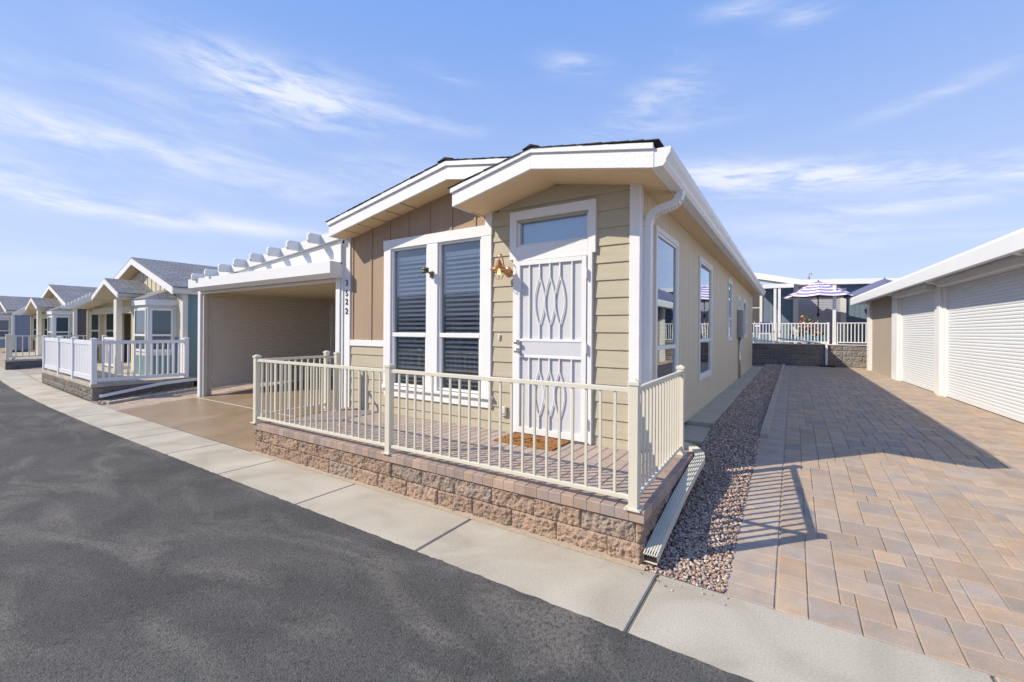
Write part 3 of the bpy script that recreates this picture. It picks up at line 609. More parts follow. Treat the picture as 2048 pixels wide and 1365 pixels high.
ribbed(m, gp, .092, .062); done()
o = one(m, 'drain_pipe', CREAM, 'ribbed white downspout pipe lying on gravel against the side of the patio wall', 'drain pipe')
m = MB(); m.tube([(-.799, 3.03, .085), (-.800, 2.985, .08)], 0, w=(.046, .028)); MBo = m.build('pipe_mouth', BLACK, o)
# windows -----------------------------------------------------------------
ORG = Vector((-3.7, 4.45, PZ))
def front_window(x0, x1, z0, z1, zm, name='window'):
    m = MB(); y0, y1 = YW-.012, YW+.06; w = .03
    m.box(x0, x0+w, y0, y1, z0, z1); m.box(x1-w, x1, y0, y1, z0, z1); m.box(x0+w, x1-w, y0, y1, z1-w, z1); m.box(x0+w, x1-w, y0, y1, z0, z0+w)
    if zm: m.box(x0+w, x1-w, y0-.004, y1, zm-.03, zm+.03); m.box(x0+w, x0+w+.02, y0+.01, y1, z0+w, zm-.03); m.box(x1-w-.02, x1-w, y0+.01, y1, z0+w, zm-.03)
    f = m.build(name, WMET, H, bevel=.003)
    m = MB(); yy = YW+.028; m.add([(x0+w, yy, z0+w), (x1-w, yy, z0+w), (x1-w, yy, z1-w), (x0+w, yy, z1-w)], [(0, 1, 2, 3)]); m.build('pane', GLASS, f)
    return f
for x0, x1 in ((-4.985, -4.26), (-4.06, -3.325)):
    f = front_window(x0, x1, .80, 2.80, 1.545)
    m = MB(); z = .93
    while z < 2.60: m.add([(x0+.05, YW+.085, z-.004), (x1-.05, YW+.085, z-.004), (x1-.05, YW+.135, z+.010), (x0+.05, YW+.135, z+.010), (x0+.05, YW+.085, z+.026), (x1-.05, YW+.085, z+.026), (x1-.05, YW+.135, z+.0310), (x0+.05, YW+.135, z+.0310)], [(0, 1, 2, 3), (7, 6, 5, 4), (0, 4, 5, 1), (2, 6, 7, 3)]); z += .0635
    for x in (x0+.16, x1-.16): m.box(x, x+.003, YW+.11, YW+.113, .9, 2.6)
    m.box(x0+.045, x1-.045, YW+.08, YW+.14, 2.62, 2.68); m.box(x0+.05, x1-.05, YW+.085, YW+.135, .87, .885)
    m.build('blind', BLIND, f)
    m = MB(); m.box(x0, x0+.012, YW+.06, YW+.5, .8, 2.8); m.box(x1-.012, x1, YW+.06, YW+.5, .8, 2.8); m.box(x0, x1, YW+.06, YW+.3, .78, .80); m.build('reveal', BLIND, f)
def trim(parts, name='window_trim', th=.036, mat=WHT, parent=None):
    m = MB()
    for x0, x1, z0, z1 in parts: m.box(x0, x1, YW-th, YW-.0, z0, z1)
    return m.build(name, mat, parent or H, bevel=.003)
trim([(-5.13, -4.985, .78, 2.80)]); trim([(-4.26, -4.06, .78, 2.80)]); trim([(-3.325, -3.165, .78, 2.80)])
trim([(-5.14, -3.16, 2.80, 2.935)], th=.04)
m = MB(); m.box(-5.16, -3.14, YW-.075, YW, .755, .79); m.box(-5.12, -3.155, YW-.034, YW, .64, .755); m.build('window_sill', WHT, H, bevel=.003)
# transom and door
f = front_window(-2.79, -1.87, 2.61, 2.93, None, 'transom_window')
m = MB(); m.box(-2.76, -1.9, YW+.07, YW+.075, 2.62, 2.92); m.build('blind', M('frosted_back', (.6, .75, .88), .8), f)
trim([(-2.885, -2.79, 2.46, 3.035), (-1.87, -1.785, 2.46, 3.035), (-2.79, -1.87, 2.93, 3.035), (-2.79, -1.87, 2.46, 2.61)], th=.045)
m = MB(); m.box(-2.83, -2.785, YW-.05, YW, .385, 2.46); m.box(-1.875, -1.82, YW-.05, YW, .385, 2.46); m.box(-2.785, -1.875, YW-.05, YW, 2.435, 2.46)
df = m.build('door_frame', WMET, H, bevel=.003)
m = MB(); m.box(-2.80, -1.85, YW-.06, YW+.03, PZ, .402); m.build('threshold', M('dark_threshold', (.12, .12, .13), .5), H)
m = MB(); x0, x1, za, zb = -2.78, -1.88, .405, 2.43; yf, yb = YW-.062, YW-.03; fw = .055
m.box(x0, x0+fw, yf, yb, za, zb); m.box(x1-fw, x1, yf, yb, za, zb); m.box(x0+fw, x1-fw, yf, yb, zb-.05, zb); m.box(x0+fw, x1-fw, yf, yb, za, za+.07); m.box(x0+fw, x1-fw, yf, yb, 1.485, 1.515); m.box(x0+fw, x1-fw, yf, yb, 1.295, 1.325)
door = m.build('security_door', WMET, H, bevel=.003)
m = MB(); m.box(x0+.02, x1-.02, YW-.034, YW-.026, za+.02, zb-.02); m.build('screen_panel', SCREEN, door)
m = MB(); m.box(x0+fw+.03, x1-fw, YW-.055, YW-.035, 1.325, 1.485); m.build('lock_panel', SCREEN, door)
xa, xb = x0+fw, x1-fw
for z0, z1 in ((1.515, zb-.05), (za+.07, 1.295)):
    for k, fr in enumerate((.16, .33, .5, .66, .85)):
        x = xa+(xb-xa)*fr; m = MB(); yc = YW-.05
        if k in (0, 4): m.bar((x, yc, z0), (x, yc, z1), .014)
        else:
            hh = z1-z0; a, b = z0+hh*.17, z1-hh*.17
            m.bar((x, yc, z0), (x, yc, a), .014); m.bar((x, yc, b), (x, yc, z1), .014)
            for s in (-1, 1): m.tube([(x+s*.062*sin(pi*i/12)**1.0, yc, a+(b-a)*i/12) for i in range(13)], .0075, 6)
        m.build('bar', WMET, door)
for z in (.62, 1.42, 2.23): MB().box(-1.885, -1.868, YW-.085, YW-.05, z-.055, z+.055).build('hinge', WMET, door)
m = MB()
for z in (1.475, 1.375):
    pr = [(.030, 0), (.030, .008), (.012, .012), (.012, .03), (.026, .042), (.028, .055), (.018, .066), (0, .068)]; n = 14; vs = [(-2.745+r*cos(2*pi*k/n), YW-.062-h, z+r*sin(2*pi*k/n)) for r, h in pr for k in range(n)]
    m.add(vs, [(i*n+j, i*n+(j+1) % n, (i+1)*n+(j+1) % n, (i+1)*n+j) for i in range(len(pr)-1) for j in range(n)])
m.build('handle', STEEL, door, smooth=True)
# side windows
def side_window(y0, y1, z0, z1, zm, blind=True):
    m = MB(); w = .035; tw = .065; X0, X1 = XR-.03, XR+.026
    for a, b, c, d in ((y0-tw, y0, z0-tw, z1+tw), (y1, y1+tw, z0-tw, z1+tw), (y0, y1, z1, z1+tw), (y0, y1, z0-tw, z0)): m.box(X0, X1, a, b, c, d)
    for a, b, c, d in ((y0, y0+w, z0, z1), (y1-w, y1, z0, z1), (y0+w, y1-w, z1-w, z1), (y0+w, y1-w, z0, z0+w)): m.box(X0, X1-.012, a, b, c, d)
    if zm: m.box(X0, X1-.008, y0+w, y1-w, zm-.025, zm+.025)
    f = m.build('side_window', WMET, H, bevel=.003); xx = XR-.004
    MB().add([(xx, y0+w, z0+w), (xx, y1-w, z0+w), (xx, y1-w, z1-w), (xx, y0+w, z1-w)], [(0, 1, 2, 3)]).build('pane', GLASS2, f)
    m = MB(); z = z0+.06
    while z < z1-.05: m.box(XR-.07, XR-.035, y0+.05, y1-.05, z, z+.003); z += .05
    m.build('blind', BLIND, f); MB().box(XR-.12, XR-.11, y0-.1, y1+.1, z0-.1, z1+.1).build('dark_backing', DARK, f)
side_window(5.10, 6.12, .95, 2.76, 1.42); side_window(7.86, 9.08, .86, 2.82, 1.47); side_window(11.72, 12.38, 1.47, 2.86, 1.95); side_window(13.9, 14.55, 2.3, 2.58, None); side_window(15.55, 16.5, 1.52, 2.6, 1.95)
# house number
def digit(ch, x, y, z, size):
    cu = bpy.data.curves.new('d', 'FONT'); cu.body = ch; cu.size = size; cu.extrude = .004; cu.align_x = 'CENTER'; cu.offset = .0012
    tmp = bpy.data.objects.new('d', cu); C.objects.link(tmp); bpy.context.view_layer.update(); me = bpy.data.meshes.new_from_object(tmp.evaluated_get(bpy.context.evaluated_depsgraph_get())); bpy.data.objects.remove(tmp)
    R = Matrix.Translation(Vector((x, y, z))-ORG) @ Matrix.Rotation(pi/2, 4, 'X'); me.transform(R); me.materials.clear(); me.materials.append(NAVY)
    o = bpy.data.objects.new('house_number', me); C.objects.link(o); o.parent = H; return o
for ch, z in zip('3522', (2.315, 2.15, 2.015, 1.865)): digit(ch, -5.995, YW-.037, z, .135)
done()
# wall things
t = thing('wall_lamp', 'small copper barn lamp with wire cage and glowing bulb left of the door', 'lamp', (-2.93, YW-.01, 2.33))
yn = Vector((0, -1, 0)); m = MB(); n = 18; pr = [(.052, 0), (.052, .012), (.04, .02), (.018, .028), (0, .03)]; vs = [(-2.93+r*cos(2*pi*k/n), YW-.014-h, 2.335+1.15*r*sin(2*pi*k/n)) for r, h in pr for k in range(n)]
m.add(vs, [(i*n+j, i*n+(j+1) % n, (i+1)*n+(j+1) % n, (i+1)*n+j) for i in range(len(pr)-1) for j in range(n)]); m.build('back_plate', COPPER, t, smooth=True)
lc = Vector((-2.93, YW-.20, 2.36))
MB().tube(bez((-2.93, YW-.03, 2.335), (-2.93, YW-.10, 2.30), (-2.93, YW-.11, 2.50), (-2.93, YW-.155, 2.515), 8)[:-1]+bez((-2.93, YW-.155, 2.515), (-2.93, YW-.20, 2.53), (-2.93, YW-.20, 2.49), lc+Vector((0, 0, .07)), 7), .008, 8).build('arm', COPPER, t, smooth=True)
MB().lathe(lc, [(.0, .085), (.022, .08), (.026, .05), (.04, .045), (.042, .02), (.06, .01), (.105, -.022), (.108, -.032), (.10, -.026), (.05, .0), (0, .01)], 24).build('lamp_shade', COPPER, t, smooth=True)
MB().lathe(lc, [(0, -.01), (.012, -.012), (.014, -.035), (.02, -.06), (.016, -.085), (0, -.092)], 14).build('bulb', BULB, t, smooth=True)
m = MB()
for k in range(3):
    a = pi*k/3; m.tube([lc+Vector((cos(a)*.072*cos(q), sin(a)*.072*cos(q), -.03-.115*(1-abs(cos(q))**1.6 if False else max(0, sin(q)))))for q in [pi*i/14 for i in range(15)]], .0022, 5)
m.tube([lc+Vector((.072*cos(q), .072*sin(q), -.055)) for q in [2*pi*i/20 for i in range(21)]], .0022, 5); m.build('wire_cage', WIRE, t)
t = thing('security_spotlight', 'small bronze two-headed spotlight bracket mounted between the two front windows', 'spotlight', (-4.15, YW-.05, 2.4))
BRZ = M('bronze_metal', (.13, .11, .08), .45, metal=.5)
MB().box(-4.185, -4.125, YW-.06, YW-.037, 2.33, 2.42).build('bracket', BRZ, t, bevel=.008); MB().tube([(-4.155, YW-.05, 2.375), (-4.17, YW-.09, 2.40), (-4.20, YW-.13, 2.41)], .012, 8).build('arm', BRZ, t)
for dz in (0, .035): MB().tube([(-4.15, YW-.11, 2.405+dz), (-4.22, YW-.16, 2.40+dz)], [.018, .022], 12).build('lamp_head', BRZ, t, smooth=True)
m = MB(); m.box(-3.0, -2.93, YW-.05, YW-.012, .57, .68); t = one(m, 'outlet_box', CREAM, 'small beige weatherproof outlet box low on the siding beside the door', 'outlet box', bevel=.006); MB().box(-3.005, -2.925, YW-.066, YW-.05, .60, .685).build('cover', CREAM, t, bevel=.006)
m = MB(); m.box(-3.06, -3.03, YW-.03, YW-.012, 1.49, 1.565); t = one(m, 'door_bell', CREAM, 'tiny cream door bell button on the siding between window and door', 'door bell', bevel=.008); MB().box(-3.051, -3.039, YW-.034, YW-.03, 1.52, 1.535).build('button', WMET, t)
# door mat
t = thing('door_mat', 'brown coir door mat with dark dots and script in front of the white door', 'door mat', (-2.4, 4.2, PZ))
m = MB(); m.box(-2.80, -2.06, 3.97, 4.385, PZ+.002, PZ+.018); m.build('mat_body', MAT_, t, bevel=.004)
m = MB()
for i in range(7):
    for j in range(4):
        if 1 < i < 5 and 0 < j < 3: continue
        m.lathe((-2.75+i*.107, 4.02+j*.105+(.03 if i % 2 else 0), PZ+.0185), [(.012, 0), (.012, .001), (0, .001)], 8)
for w in (((-2.62, 4.10), (-2.58, 4.25), (-2.52, 4.12), (-2.47, 4.26), (-2.42, 4.13), (-2.36, 4.24), (-2.33, 4.14), (-2.25, 4.2)), ((-2.58, 4.06), (-2.45, 4.09), (-2.3, 4.05))):
    m.tube([(x, y, PZ+.019) for x, y in w], .005, 5)
m.build('mat_print', MATB, t)
# electric meter
t = thing('electric_meter', 'grey electric meter cabinet with conduit on the tan side wall near its far end', 'meter box', (-1.3, 14.1, 1.8))
MB().box(-1.328, -1.20, 13.75, 14.45, 1.46, 2.25).build('cabinet', GREYM, t, bevel=.01); MB().lathe((-1.20, 14.2, 1.95), [(.08, 0)]*2, 8).build('dial_ring', GREYM, t) if False else None
MB().box(-1.20, -1.19, 13.8, 14.4, 1.52, 2.2).build('cabinet_door', GREYM, t, bevel=.004)
m = MB(); m.tube([(-1.29, 14.1, 1.46), (-1.29, 14.1, .30)], .03, 10); m.tube([(-1.29, 14.35, 1.46), (-1.29, 14.35, .9)], .018, 8); m.build('conduit', STEEL, t, smooth=True)
n = 14; m = MB(); m.add([(-1.19-h, 14.1+r*cos(2*pi*k/n), 1.8+r*sin(2*pi*k/n)) for r, h in ((.07, 0), (.07, .05), (.05, .07), (0, .07)) for k in range(n)], [(i*n+j, i*n+(j+1) % n, (i+1)*n+(j+1) % n, (i+1)*n+j) for i in range(3) for j in range(n)]); m.build('dial', GREYM, t)

# ------------------------------------------------------------------ carport
t = thing('carport', 'white pergola-topped carport with roll shutters attached to the tan house', 'carport', (-8.6, 4.45, .1)); CP = t
def shutter_y(mb, x, ya, yb, z0, z1, pitch=.055, out=1):   # slats on a plane of constant x
    z = z0
    while z < z1-1e-4:
        h = min(pitch, z1-z); mb.prism([(x, z), (x+out*.010, z+h*.25), (x+out*.012, z+h*.5), (x+out*.010, z+h*.8), (x, z+h*.97), (x-out*.004, z+h)], 0, 1, 'y') if False else None
        o = out; pts = [(x, z), (x+o*.007, z+h*.22), (x+o*.008, z+h*.65), (x+o*.001, z+h)]
        vs = [(p[0], y_, p[1]) for y_ in (ya, yb) for p in pts]; mb.add(vs, [(0, 1, 5, 4), (1, 2, 6, 5), (2, 3, 7, 6)]); z += h
def shutter_x(mb, y, xa, xb, z0, z1, pitch=.055):
    z = z0
    while z < z1-1e-4:
        h = min(pitch, z1-z); pts = [(y, z), (y-.011, z+h*.22), (y-.012, z+h*.65), (y-.002, z+h)]
        vs = [(x_, p[0], p[1]) for x_ in (xa, xb) for p in pts]; mb.add(vs, [(0, 1, 5, 4), (1, 2, 6, 5), (2, 3, 7, 6)]); z += h
m = MB(); m.box(-11.26, -11.14, 4.40, 4.46, .08, 2.50); m.build('post', WMET, t, bevel=.004)
m = MB(); m.box(-11.13, -11.06, 4.44, 4.52, .10, 2.38); m.box(-11.15, -11.10, 4.53, 4.62, .10, 2.4); m.build('shutter_guide', SHUTT, t)
MB().box(-6.235, -6.13, 4.38, 4.47, .20, 2.45).build('post', WMET, t, bevel=.004); MB().box(-6.12, -6.075, 4.40, 4.47, .2, 3.0).build('post', WMET, t, bevel=.004)
m = MB(); m.prism([(4.17, 2.50), (4.17, 2.69), (4.40, 2.69), (4.40, 2.45), (4.25, 2.43)], -11.15, -6.08, 'x'); m.build('front_beam', WMET, t, bevel=.004)
MB().box(-11.14, -6.235, 4.405, 4.45, 2.39, 2.445).build('head_rail', WMET, t, bevel=.003)
def zr_(x): return 2.80+(x+10.8)*.0875       # top line of the rafters
m = MB(); m.prism([(-11.1, zr_(-11.1)-.165), (-6.08, zr_(-6.08)-.165), (-6.08, zr_(-6.08)-.01), (-11.1, zr_(-11.1)-.01)], 4.31, 4.35); m.build('rake_beam', WMET, t, bevel=.003)
m = MB(); m.prism([(-10.9, 2.66), (-6.08, 2.66), (-6.08, zr_(-6.08)-.15), (-10.9, zr_(-10.9)-.15)], 4.36, 4.39); m.build('gable_panel', WMET, t)
for i in range(8):
    x = -10.80+i*.6015; zt = zr_(x); zb = zt-.155; c = .035
    m = MB(); m.prism([(4.09, zb+c), (4.09, zt-c), (4.09+c, zt), (4.36, zt), (4.36, zb), (4.09+c, zb)], x, x+.05, 'x'); m.build('rafter_tail', WMET, t, bevel=.002)
m = MB(); m.prism([(-11.12, zr_(-11.1)-.16), (-6.1, zr_(-6.1)-.16), (-6.1, zr_(-6.1)-.06), (-11.12, zr_(-11.1)-.06)], 4.39, 7.95)
m.build('roof', SHUTT, t)
m = MB(); m.box(-11.1, -6.1, 4.45, 7.9, 2.44, 2.46); m.box(-11.1, -10.98, 4.5, 7.8, 2.36, 2.44); m.box(-11.1, -6.1, 7.6, 7.72, 2.34, 2.44); m.build('ceiling', CRM2, t)
m = MB(); shutter_y(m, -11.09, 4.62, 7.62, .32, 2.36, .05); m.box(-11.10, -11.07, 4.62, 7.62, .30, .325); m.build('roll_shutter', SHUTT, t, smooth=False)
m = MB(); shutter_x(m, 7.8, -11.0, -6.08, .28, 2.36, .05); m.build('roll_shutter', SHUTT, t)
MB().box(-11.12, -11.0, 7.62, 7.78, .2, 2.36).build('post', WMET, t)
MB().box(-11.2, -11.08, 7.7, 7.82, .2, 2.6).build('post', WMET, t)

# ------------------------------------------------------------------ garage at right (angled)
A0 = Vector((2.9, 9.6, 0)); ang = math.atan2(20.3-9.6, 2.40-2.9)    # local +x runs along the wall away from the street
t = thing('garage_building', 'long white garage with roller shutters and flat overhanging roof along the paved drive', 'garage', (A0.x, A0.y, .28), rotz=ang)
# local frame: x = along wall, y = out of the wall towards the drive (left of travel), z up from .28
def slats(mb, xa, xb, z0, z1, y=0., pitch=.058):
    z = z0
    while z < z1-1e-4:
        h = min(pitch, z1-z); pts = [(y, z), (y+.009, z+h*.22), (y+.010, z+h*.65), (y+.001, z+h)]; vs = [(x_, p[0], p[1]) for x_ in (xa, xb) for p in pts]; mb.add(vs, [(0, 1, 5, 4), (1, 2, 6, 5), (2, 3, 7, 6)]); z += h
for xa, xb in ((-4.2, 3.12), (3.80, 6.66)):
    m = MB(); slats(m, xa, xb, .06, 2.42); m.box(xa, xb, -.01, .018, .0, .06); sh = m.build('roller_shutter', SHUT, t); MB().box(xa, xb, -.005, .022, -.012, .012).build('bottom_seal', BLACK, sh)
    MB().prism([(.0, 2.33), (.20, 2.33), (.20, 2.42), (.16, 2.50), (.0, 2.50)], xa+.02, xb-.02, 'x').build('shutter_box', WMET, t, bevel=.004)
for xa, xb, y1 in ((3.12, 3.28, .05), (3.28, 3.46, .10), (3.60, 3.80, .05), (6.66, 6.82, .05), (6.82, 7.42, .09), (10.66, 11.05, .09)):
    MB().box(xa, xb, -.06, y1, -.02, 2.36 if y1 < .08 else 2.56).build('post', WMET, t, bevel=.004)
for x in (3.36, 7.0, 10.8, -.6): MB().prism([(.09, 2.40), (.30, 2.47), (.52, 2.47), (.52, 2.53), (.09, 2.53)], x, x+.12, 'x').build('bracket', WMET, t, bevel=.003)
m = MB(); m.box(7.42, 10.66, -.05, .0, -.02, 2.54)
for k in range(16): m.box(7.42+k*.2, 7.425+k*.2, .0, .003, 0, 2.5)
m.build('side_wall', BEIGEW, t)
MB().box(-4.3, 11.1, -.05, -.03, 0, 2.5).build('back_wall', BEIGEW, t)
m = MB(); m.box(-4.4, 11.2, -3.0, .50, 2.53, 2.60); m.build('roof', WMET, t)
m = MB(); m.prism([(.50, 2.40), (.53, 2.37), (.56, 2.40), (.56, 2.62), (.54, 2.67), (.50, 2.67)], -4.4, 11.25, 'x'); m.box(11.2, 11.25, -3.0, .5, 2.42, 2.66); m.build('fascia', WMET, t, bevel=.006)
m = MB(); m.prism([(.50, 2.45), (.52, 2.45), (.52, 2.6), (.50, 2.6)], -4.4, 11.2, 'x'); m.build('gutter_back', WMET, t)
MB().box(-4.3, 11.1, -2.9, -2.85, 0, 2.5).build('rear_wall', BEIGEW, t); MB().box(11.02, 11.06, -2.85, -.06, 0, 2.53).build('end_wall', BEIGEW, t)
done()

# ------------------------------------------------------------------ neighbouring homes (left)
def win_panel(parent, axis, c, a0, a1, z0, z1, mid=True, mat=None):
    m = MB(); w = .05; T = .03; bx = (lambda a, b, zz0, zz1, d: m.box(c, c+d, a, b, zz0, zz1)) if axis == 'x' else (lambda a, b, zz0, zz1, d: m.box(a, b, c-d, c, zz0, zz1))
    bx(a0, a0+w, z0, z1, T); bx(a1-w, a1, z0, z1, T); bx(a0+w, a1-w, z1-w, z1, T); bx(a0+w, a1-w, z0, z0+w, T)
    if mid: zc = z0+(z1-z0)*.42; bx(a0+w, a1-w, zc-.03, zc+.03, T)
    f = m.build('window', WMET, parent); p = MB(); bx2 = p.box
    if axis == 'x': p.box(c+.002, c+.012, a0+w, a1-w, z0+w, z1-w)
    else: p.box(a0+w, a1-w, c-.012, c-.002, z0+w, z1-w)
    p.build('pane', NG, f); return f
NG = M('neighbour_glass', (.05, .08, .10), .05, .02, spec=1.)
def neighbour(dx, dy, sidemat, lower, label, full):
    t = thing('neighbour_home', label, 'house', (-15.2+dx, 4.8+dy, .3), 'grey roofed gabled homes along the street to the left')
    X = lambda x: x+dx; Y = lambda y: y+dy
    m = MB(); m.box(X(-13.10), X(-13.05), Y(4.82), Y(19), .25, 2.50); m.build('side_wall', sidemat, t)
    m = MB(); x = 4.95
    while x < 12: m.box(X(-13.05), X(-13.043), Y(x), Y(x+.02), .25, 2.5); x += .25
    m.build('siding_grooves', sidemat, t)
    m = MB(); m.prism([(X(-16.75), .3), (X(-13.1), .3), (X(-13.1), 2.5), (X(-15.7), 3.42), (X(-16.75), 3.05)], Y(4.8), Y(4.84)); x = -16.7
    while x < -13.2: m.box(X(x), X(x+.03), Y(4.785), Y(4.8), 1.3, 2.55+min(.35*(x+18.4), .35*(-12.9-x))*.9); x += .3
    m.build('front_wall', CRM2, t)
    m = MB(); m.box(X(-16.75), X(-16.70), Y(4.84), Y(10), .3, 2.8); m.build('left_wall', CRM2, t)
    m = MB(); z = .38
    while z < 1.25: m.prism([(Y(4.77), z), (Y(4.79), z+.17), (Y(4.80), z+.17), (Y(4.80), z)], X(-13.75), X(-13.17), 'x'); z += .17
    m.build('lap_skirt', lower, t)
    m = MB(); m.box(X(-13.17), X(-13.03), Y(4.76), Y(4.84), .3, 2.5); m.box(X(-13.06), X(-13.02), Y(4.84), Y(4.87), .3, 2.5); m.build('corner_trim', NTRIM, t)
    m = MB(); m.box(X(-13.05), X(-12.93), Y(4.5), Y(19), 2.50, 2.66); m.build('side_fascia', NTRIM, t)
    # main roof
    sl = .34; m = MB(); ze = 2.64; zr2 = ze+sl*2.8
    m.prism([(X(-18.5), ze), (X(-15.7), zr2), (X(-12.9), ze), (X(-12.9), ze+.03), (X(-15.7), zr2+.04), (X(-18.5), ze+.03)], Y(4.5), Y(19)); r = m.build('roof', GSH, t)
    m = MB(); m.prism([(X(-18.5), ze-.17), (X(-15.7), zr2-.17), (X(-15.7), zr2-.002), (X(-18.5), ze-.002)], Y(4.49), Y(4.52)); m.prism([(X(-15.7), zr2-.17), (X(-12.9), ze-.17), (X(-12.9), ze-.002), (X(-15.7), zr2-.002)], Y(4.49), Y(4.52)); m.build('fascia', WHT, r)
    m = MB(); m.prism([(X(-18.45), ze-.10), (X(-15.7), zr2-.12), (X(-12.95), ze-.10), (X(-12.95), ze-.09), (X(-15.7), zr2-.11), (X(-18.45), ze-.09)], Y(4.52), Y(4.85)); m.build('soffit', SOF, r)
    m = MB(); m.box(X(-13.95), X(-13.60), Y(7.0), Y(7.5), 2.93, 3.12); m.build('roof_vent', GREYM, r)
    # entry gable
    m = MB(); ax, az = -15.88, 2.965; ze = 2.53; hw = 1.06
    m.prism([(X(ax-hw), ze), (X(ax), az), (X(ax+hw), ze), (X(ax+hw), ze+.025), (X(ax), az+.03), (X(ax-hw), ze+.025)], Y(3.98), Y(4.9)); r = m.build('entry_roof', GSH, t)
    m = MB(); m.prism([(X(ax-hw), ze-.12), (X(ax), az-.13), (X(ax), az-.002), (X(ax-hw), ze-.002)], Y(3.96), Y(3.99)); m.prism([(X(ax), az-.13), (X(ax+hw), ze-.12), (X(ax+hw), ze-.002), (X(ax), az-.002)], Y(3.96), Y(3.99)); m.build('fascia', WHT, r)
    m = MB(); m.box(X(ax+hw-.03), X(ax+hw), Y(3.99), Y(4.79), ze-.15, ze); m.box(X(ax-hw), X(ax-hw+.03), Y(3.99), Y(4.79), ze-.15, ze); m.prism([(X(ax-hw), ze-.09), (X(ax), az-.08), (X(ax+hw), ze-.09), (X(ax+hw), ze-.08), (X(ax), az-.07), (X(ax-hw), ze-.08)], Y(4.0), Y(4.8)); m.build('soffit', CRM2, r)
    MB().box(X(-15.62), X(-15.40), Y(4.10), Y(4.22), .38, 2.40).build('porch_post', NTRIM, t)
    # box bay
    bx0, bx1, by = -14.75, -13.85, 4.30
    m = MB(); m.prism([(X(bx0-.3), Y(4.8)), (X(bx0), Y(by)), (X(bx1), Y(by)), (X(bx1+.30), Y(4.8))], .38, 2.22, 'z'); b = m.build('bay', NTRIM, t)
    m = MB(); m.prism([(X(bx0-.36), Y(4.8)), (X(bx0-.03), Y(by-.06)), (X(bx1+.04), Y(by-.06)), (X(bx1+.38), Y(4.8))], 2.22, 2.38, 'z'); m.build('bay_fascia', WHT, b)
    m = MB(); p = [(X(bx0-.38), Y(4.79), 2.38), (X(bx0-.04), Y(by-.09), 2.38), (X(bx1+.05), Y(by-.09), 2.38), (X(bx1+.42), Y(4.79), 2.38), (X(bx0-.1), Y(4.79), 2.66), (X(bx1+.1), Y(4.79), 2.66)]; m.add(p, [(0, 1, 4), (1, 2, 5, 4), (2, 3, 5)]); m.build('bay_roof', GSH, b)
    # bay windows: front one, and one on the slanted side
    for (px, py), (qx, qy) in (((bx0+.06, by), (bx1-.06, by)), ((bx1+.03, by+.05), (bx1+.27, 4.75))):
        a = Vector((X(px), Y(py), 0)); c = Vector((X(qx), Y(qy), 0)); d = (c-a); L_ = d.length; d.normalize(); nn = Vector((d.y, -d.x, 0))
        f = MB(); 
        for s0, s1, z0, z1 in ((0, .04, 1.02, 2.14), (L_-.04, L_, 1.02, 2.14), (.04, L_-.04, 2.08, 2.14), (.04, L_-.04, 1.02, 1.08), (.04, L_-.04, 1.42, 1.47)):
            f.bar(a+d*s0+nn*.012+Vector((0, 0, (z0+z1)/2)), a+d*s1+nn*.012+Vector((0, 0, (z0+z1)/2)), .03, z1-z0)
        fo = f.build('window', WMET, t); g_ = MB(); p = [a+d*.04+nn*.010, a+d*(L_-.04)+nn*.010]; g_.add([p[0]+Vector((0, 0, 1.08)), p[1]+Vector((0, 0, 1.08)), p[1]+Vector((0, 0, 2.08)), p[0]+Vector((0, 0, 2.08))], [(0, 1, 2, 3)]); g_.build('pane', NG, fo)
        g_ = MB(); q = [a+d*.03+nn*.012, a+d*(L_-.03)+nn*.012]; g_.add([q[0]+Vector((0, 0, .42)), q[1]+Vector((0, 0, .42)), q[1]+Vector((0, 0, .92)), q[0]+Vector((0, 0, .92))], [(0, 1, 2, 3)]); g_.build('skirt_panel', lower, b)
    # left wing: screened porch wall facing the street side, with windows and a door, under a pergola
    m = MB(); m.box(X(-21.05), X(-21.0), Y(4.8), Y(7), .3, 2.28); m.box(X(-21.0), X(-17.3), Y(6.6), Y(6.65), .3, 2.42); w = m.build('porch_wall', CRM2, t)
    for a, b_ in ((4.86, 5.14), (5.26, 5.64)): win_panel(t, 'x', X(-21.0), Y(a), Y(b_), 1.05, 2.2)
    m = MB(); m.box(X(-21.0), X(-20.985), Y(5.82), Y(6.07), .38, 2.15); m.build('door', BRW2, t)
    m = MB(); m.box(X(-21.0), X(-20.99), Y(4.9), Y(5.1), .45, .95); m.box(X(-21.0), X(-20.99), Y(5.3), Y(5.6), .45, .95); m.build('dark_panel', DARK, t)
    m = MB(); m.prism([(X(-21.1), 2.30), (X(-16.8), 2.72), (X(-16.8), 2.78), (X(-21.1), 2.36)], Y(4.45), Y(7)); m.box(X(-20.9), X(-16.8), Y(4.9), Y(4.98), 2.10, 2.31); m.build('porch_roof', CRM2, t)
    for i in range(9):
        x = -21.0+i*.38; zt = 2.40+i*.038; m = MB(); m.prism([(Y(4.15), zt-.10), (Y(4.15), zt-.02), (Y(4.18), zt), (Y(4.5), zt), (Y(4.5), zt-.12), (Y(4.18), zt-.12)], X(x), X(x+.05), 'x'); m.build('rafter_tail', WMET, t)
    done()
neighbour(0, 0, TEAL, TEAL, 'cream gabled home with teal side wall and bay window, nearest of the left row', True)
neighbour(-13.07, .78, BRW2, BRW2, 'cream gabled home with dark brown side wall, second in the left row', True)
neighbour(-26.1, .9, GBL, GBL, 'gabled home with grey blue side wall, farthest at the left edge', True)

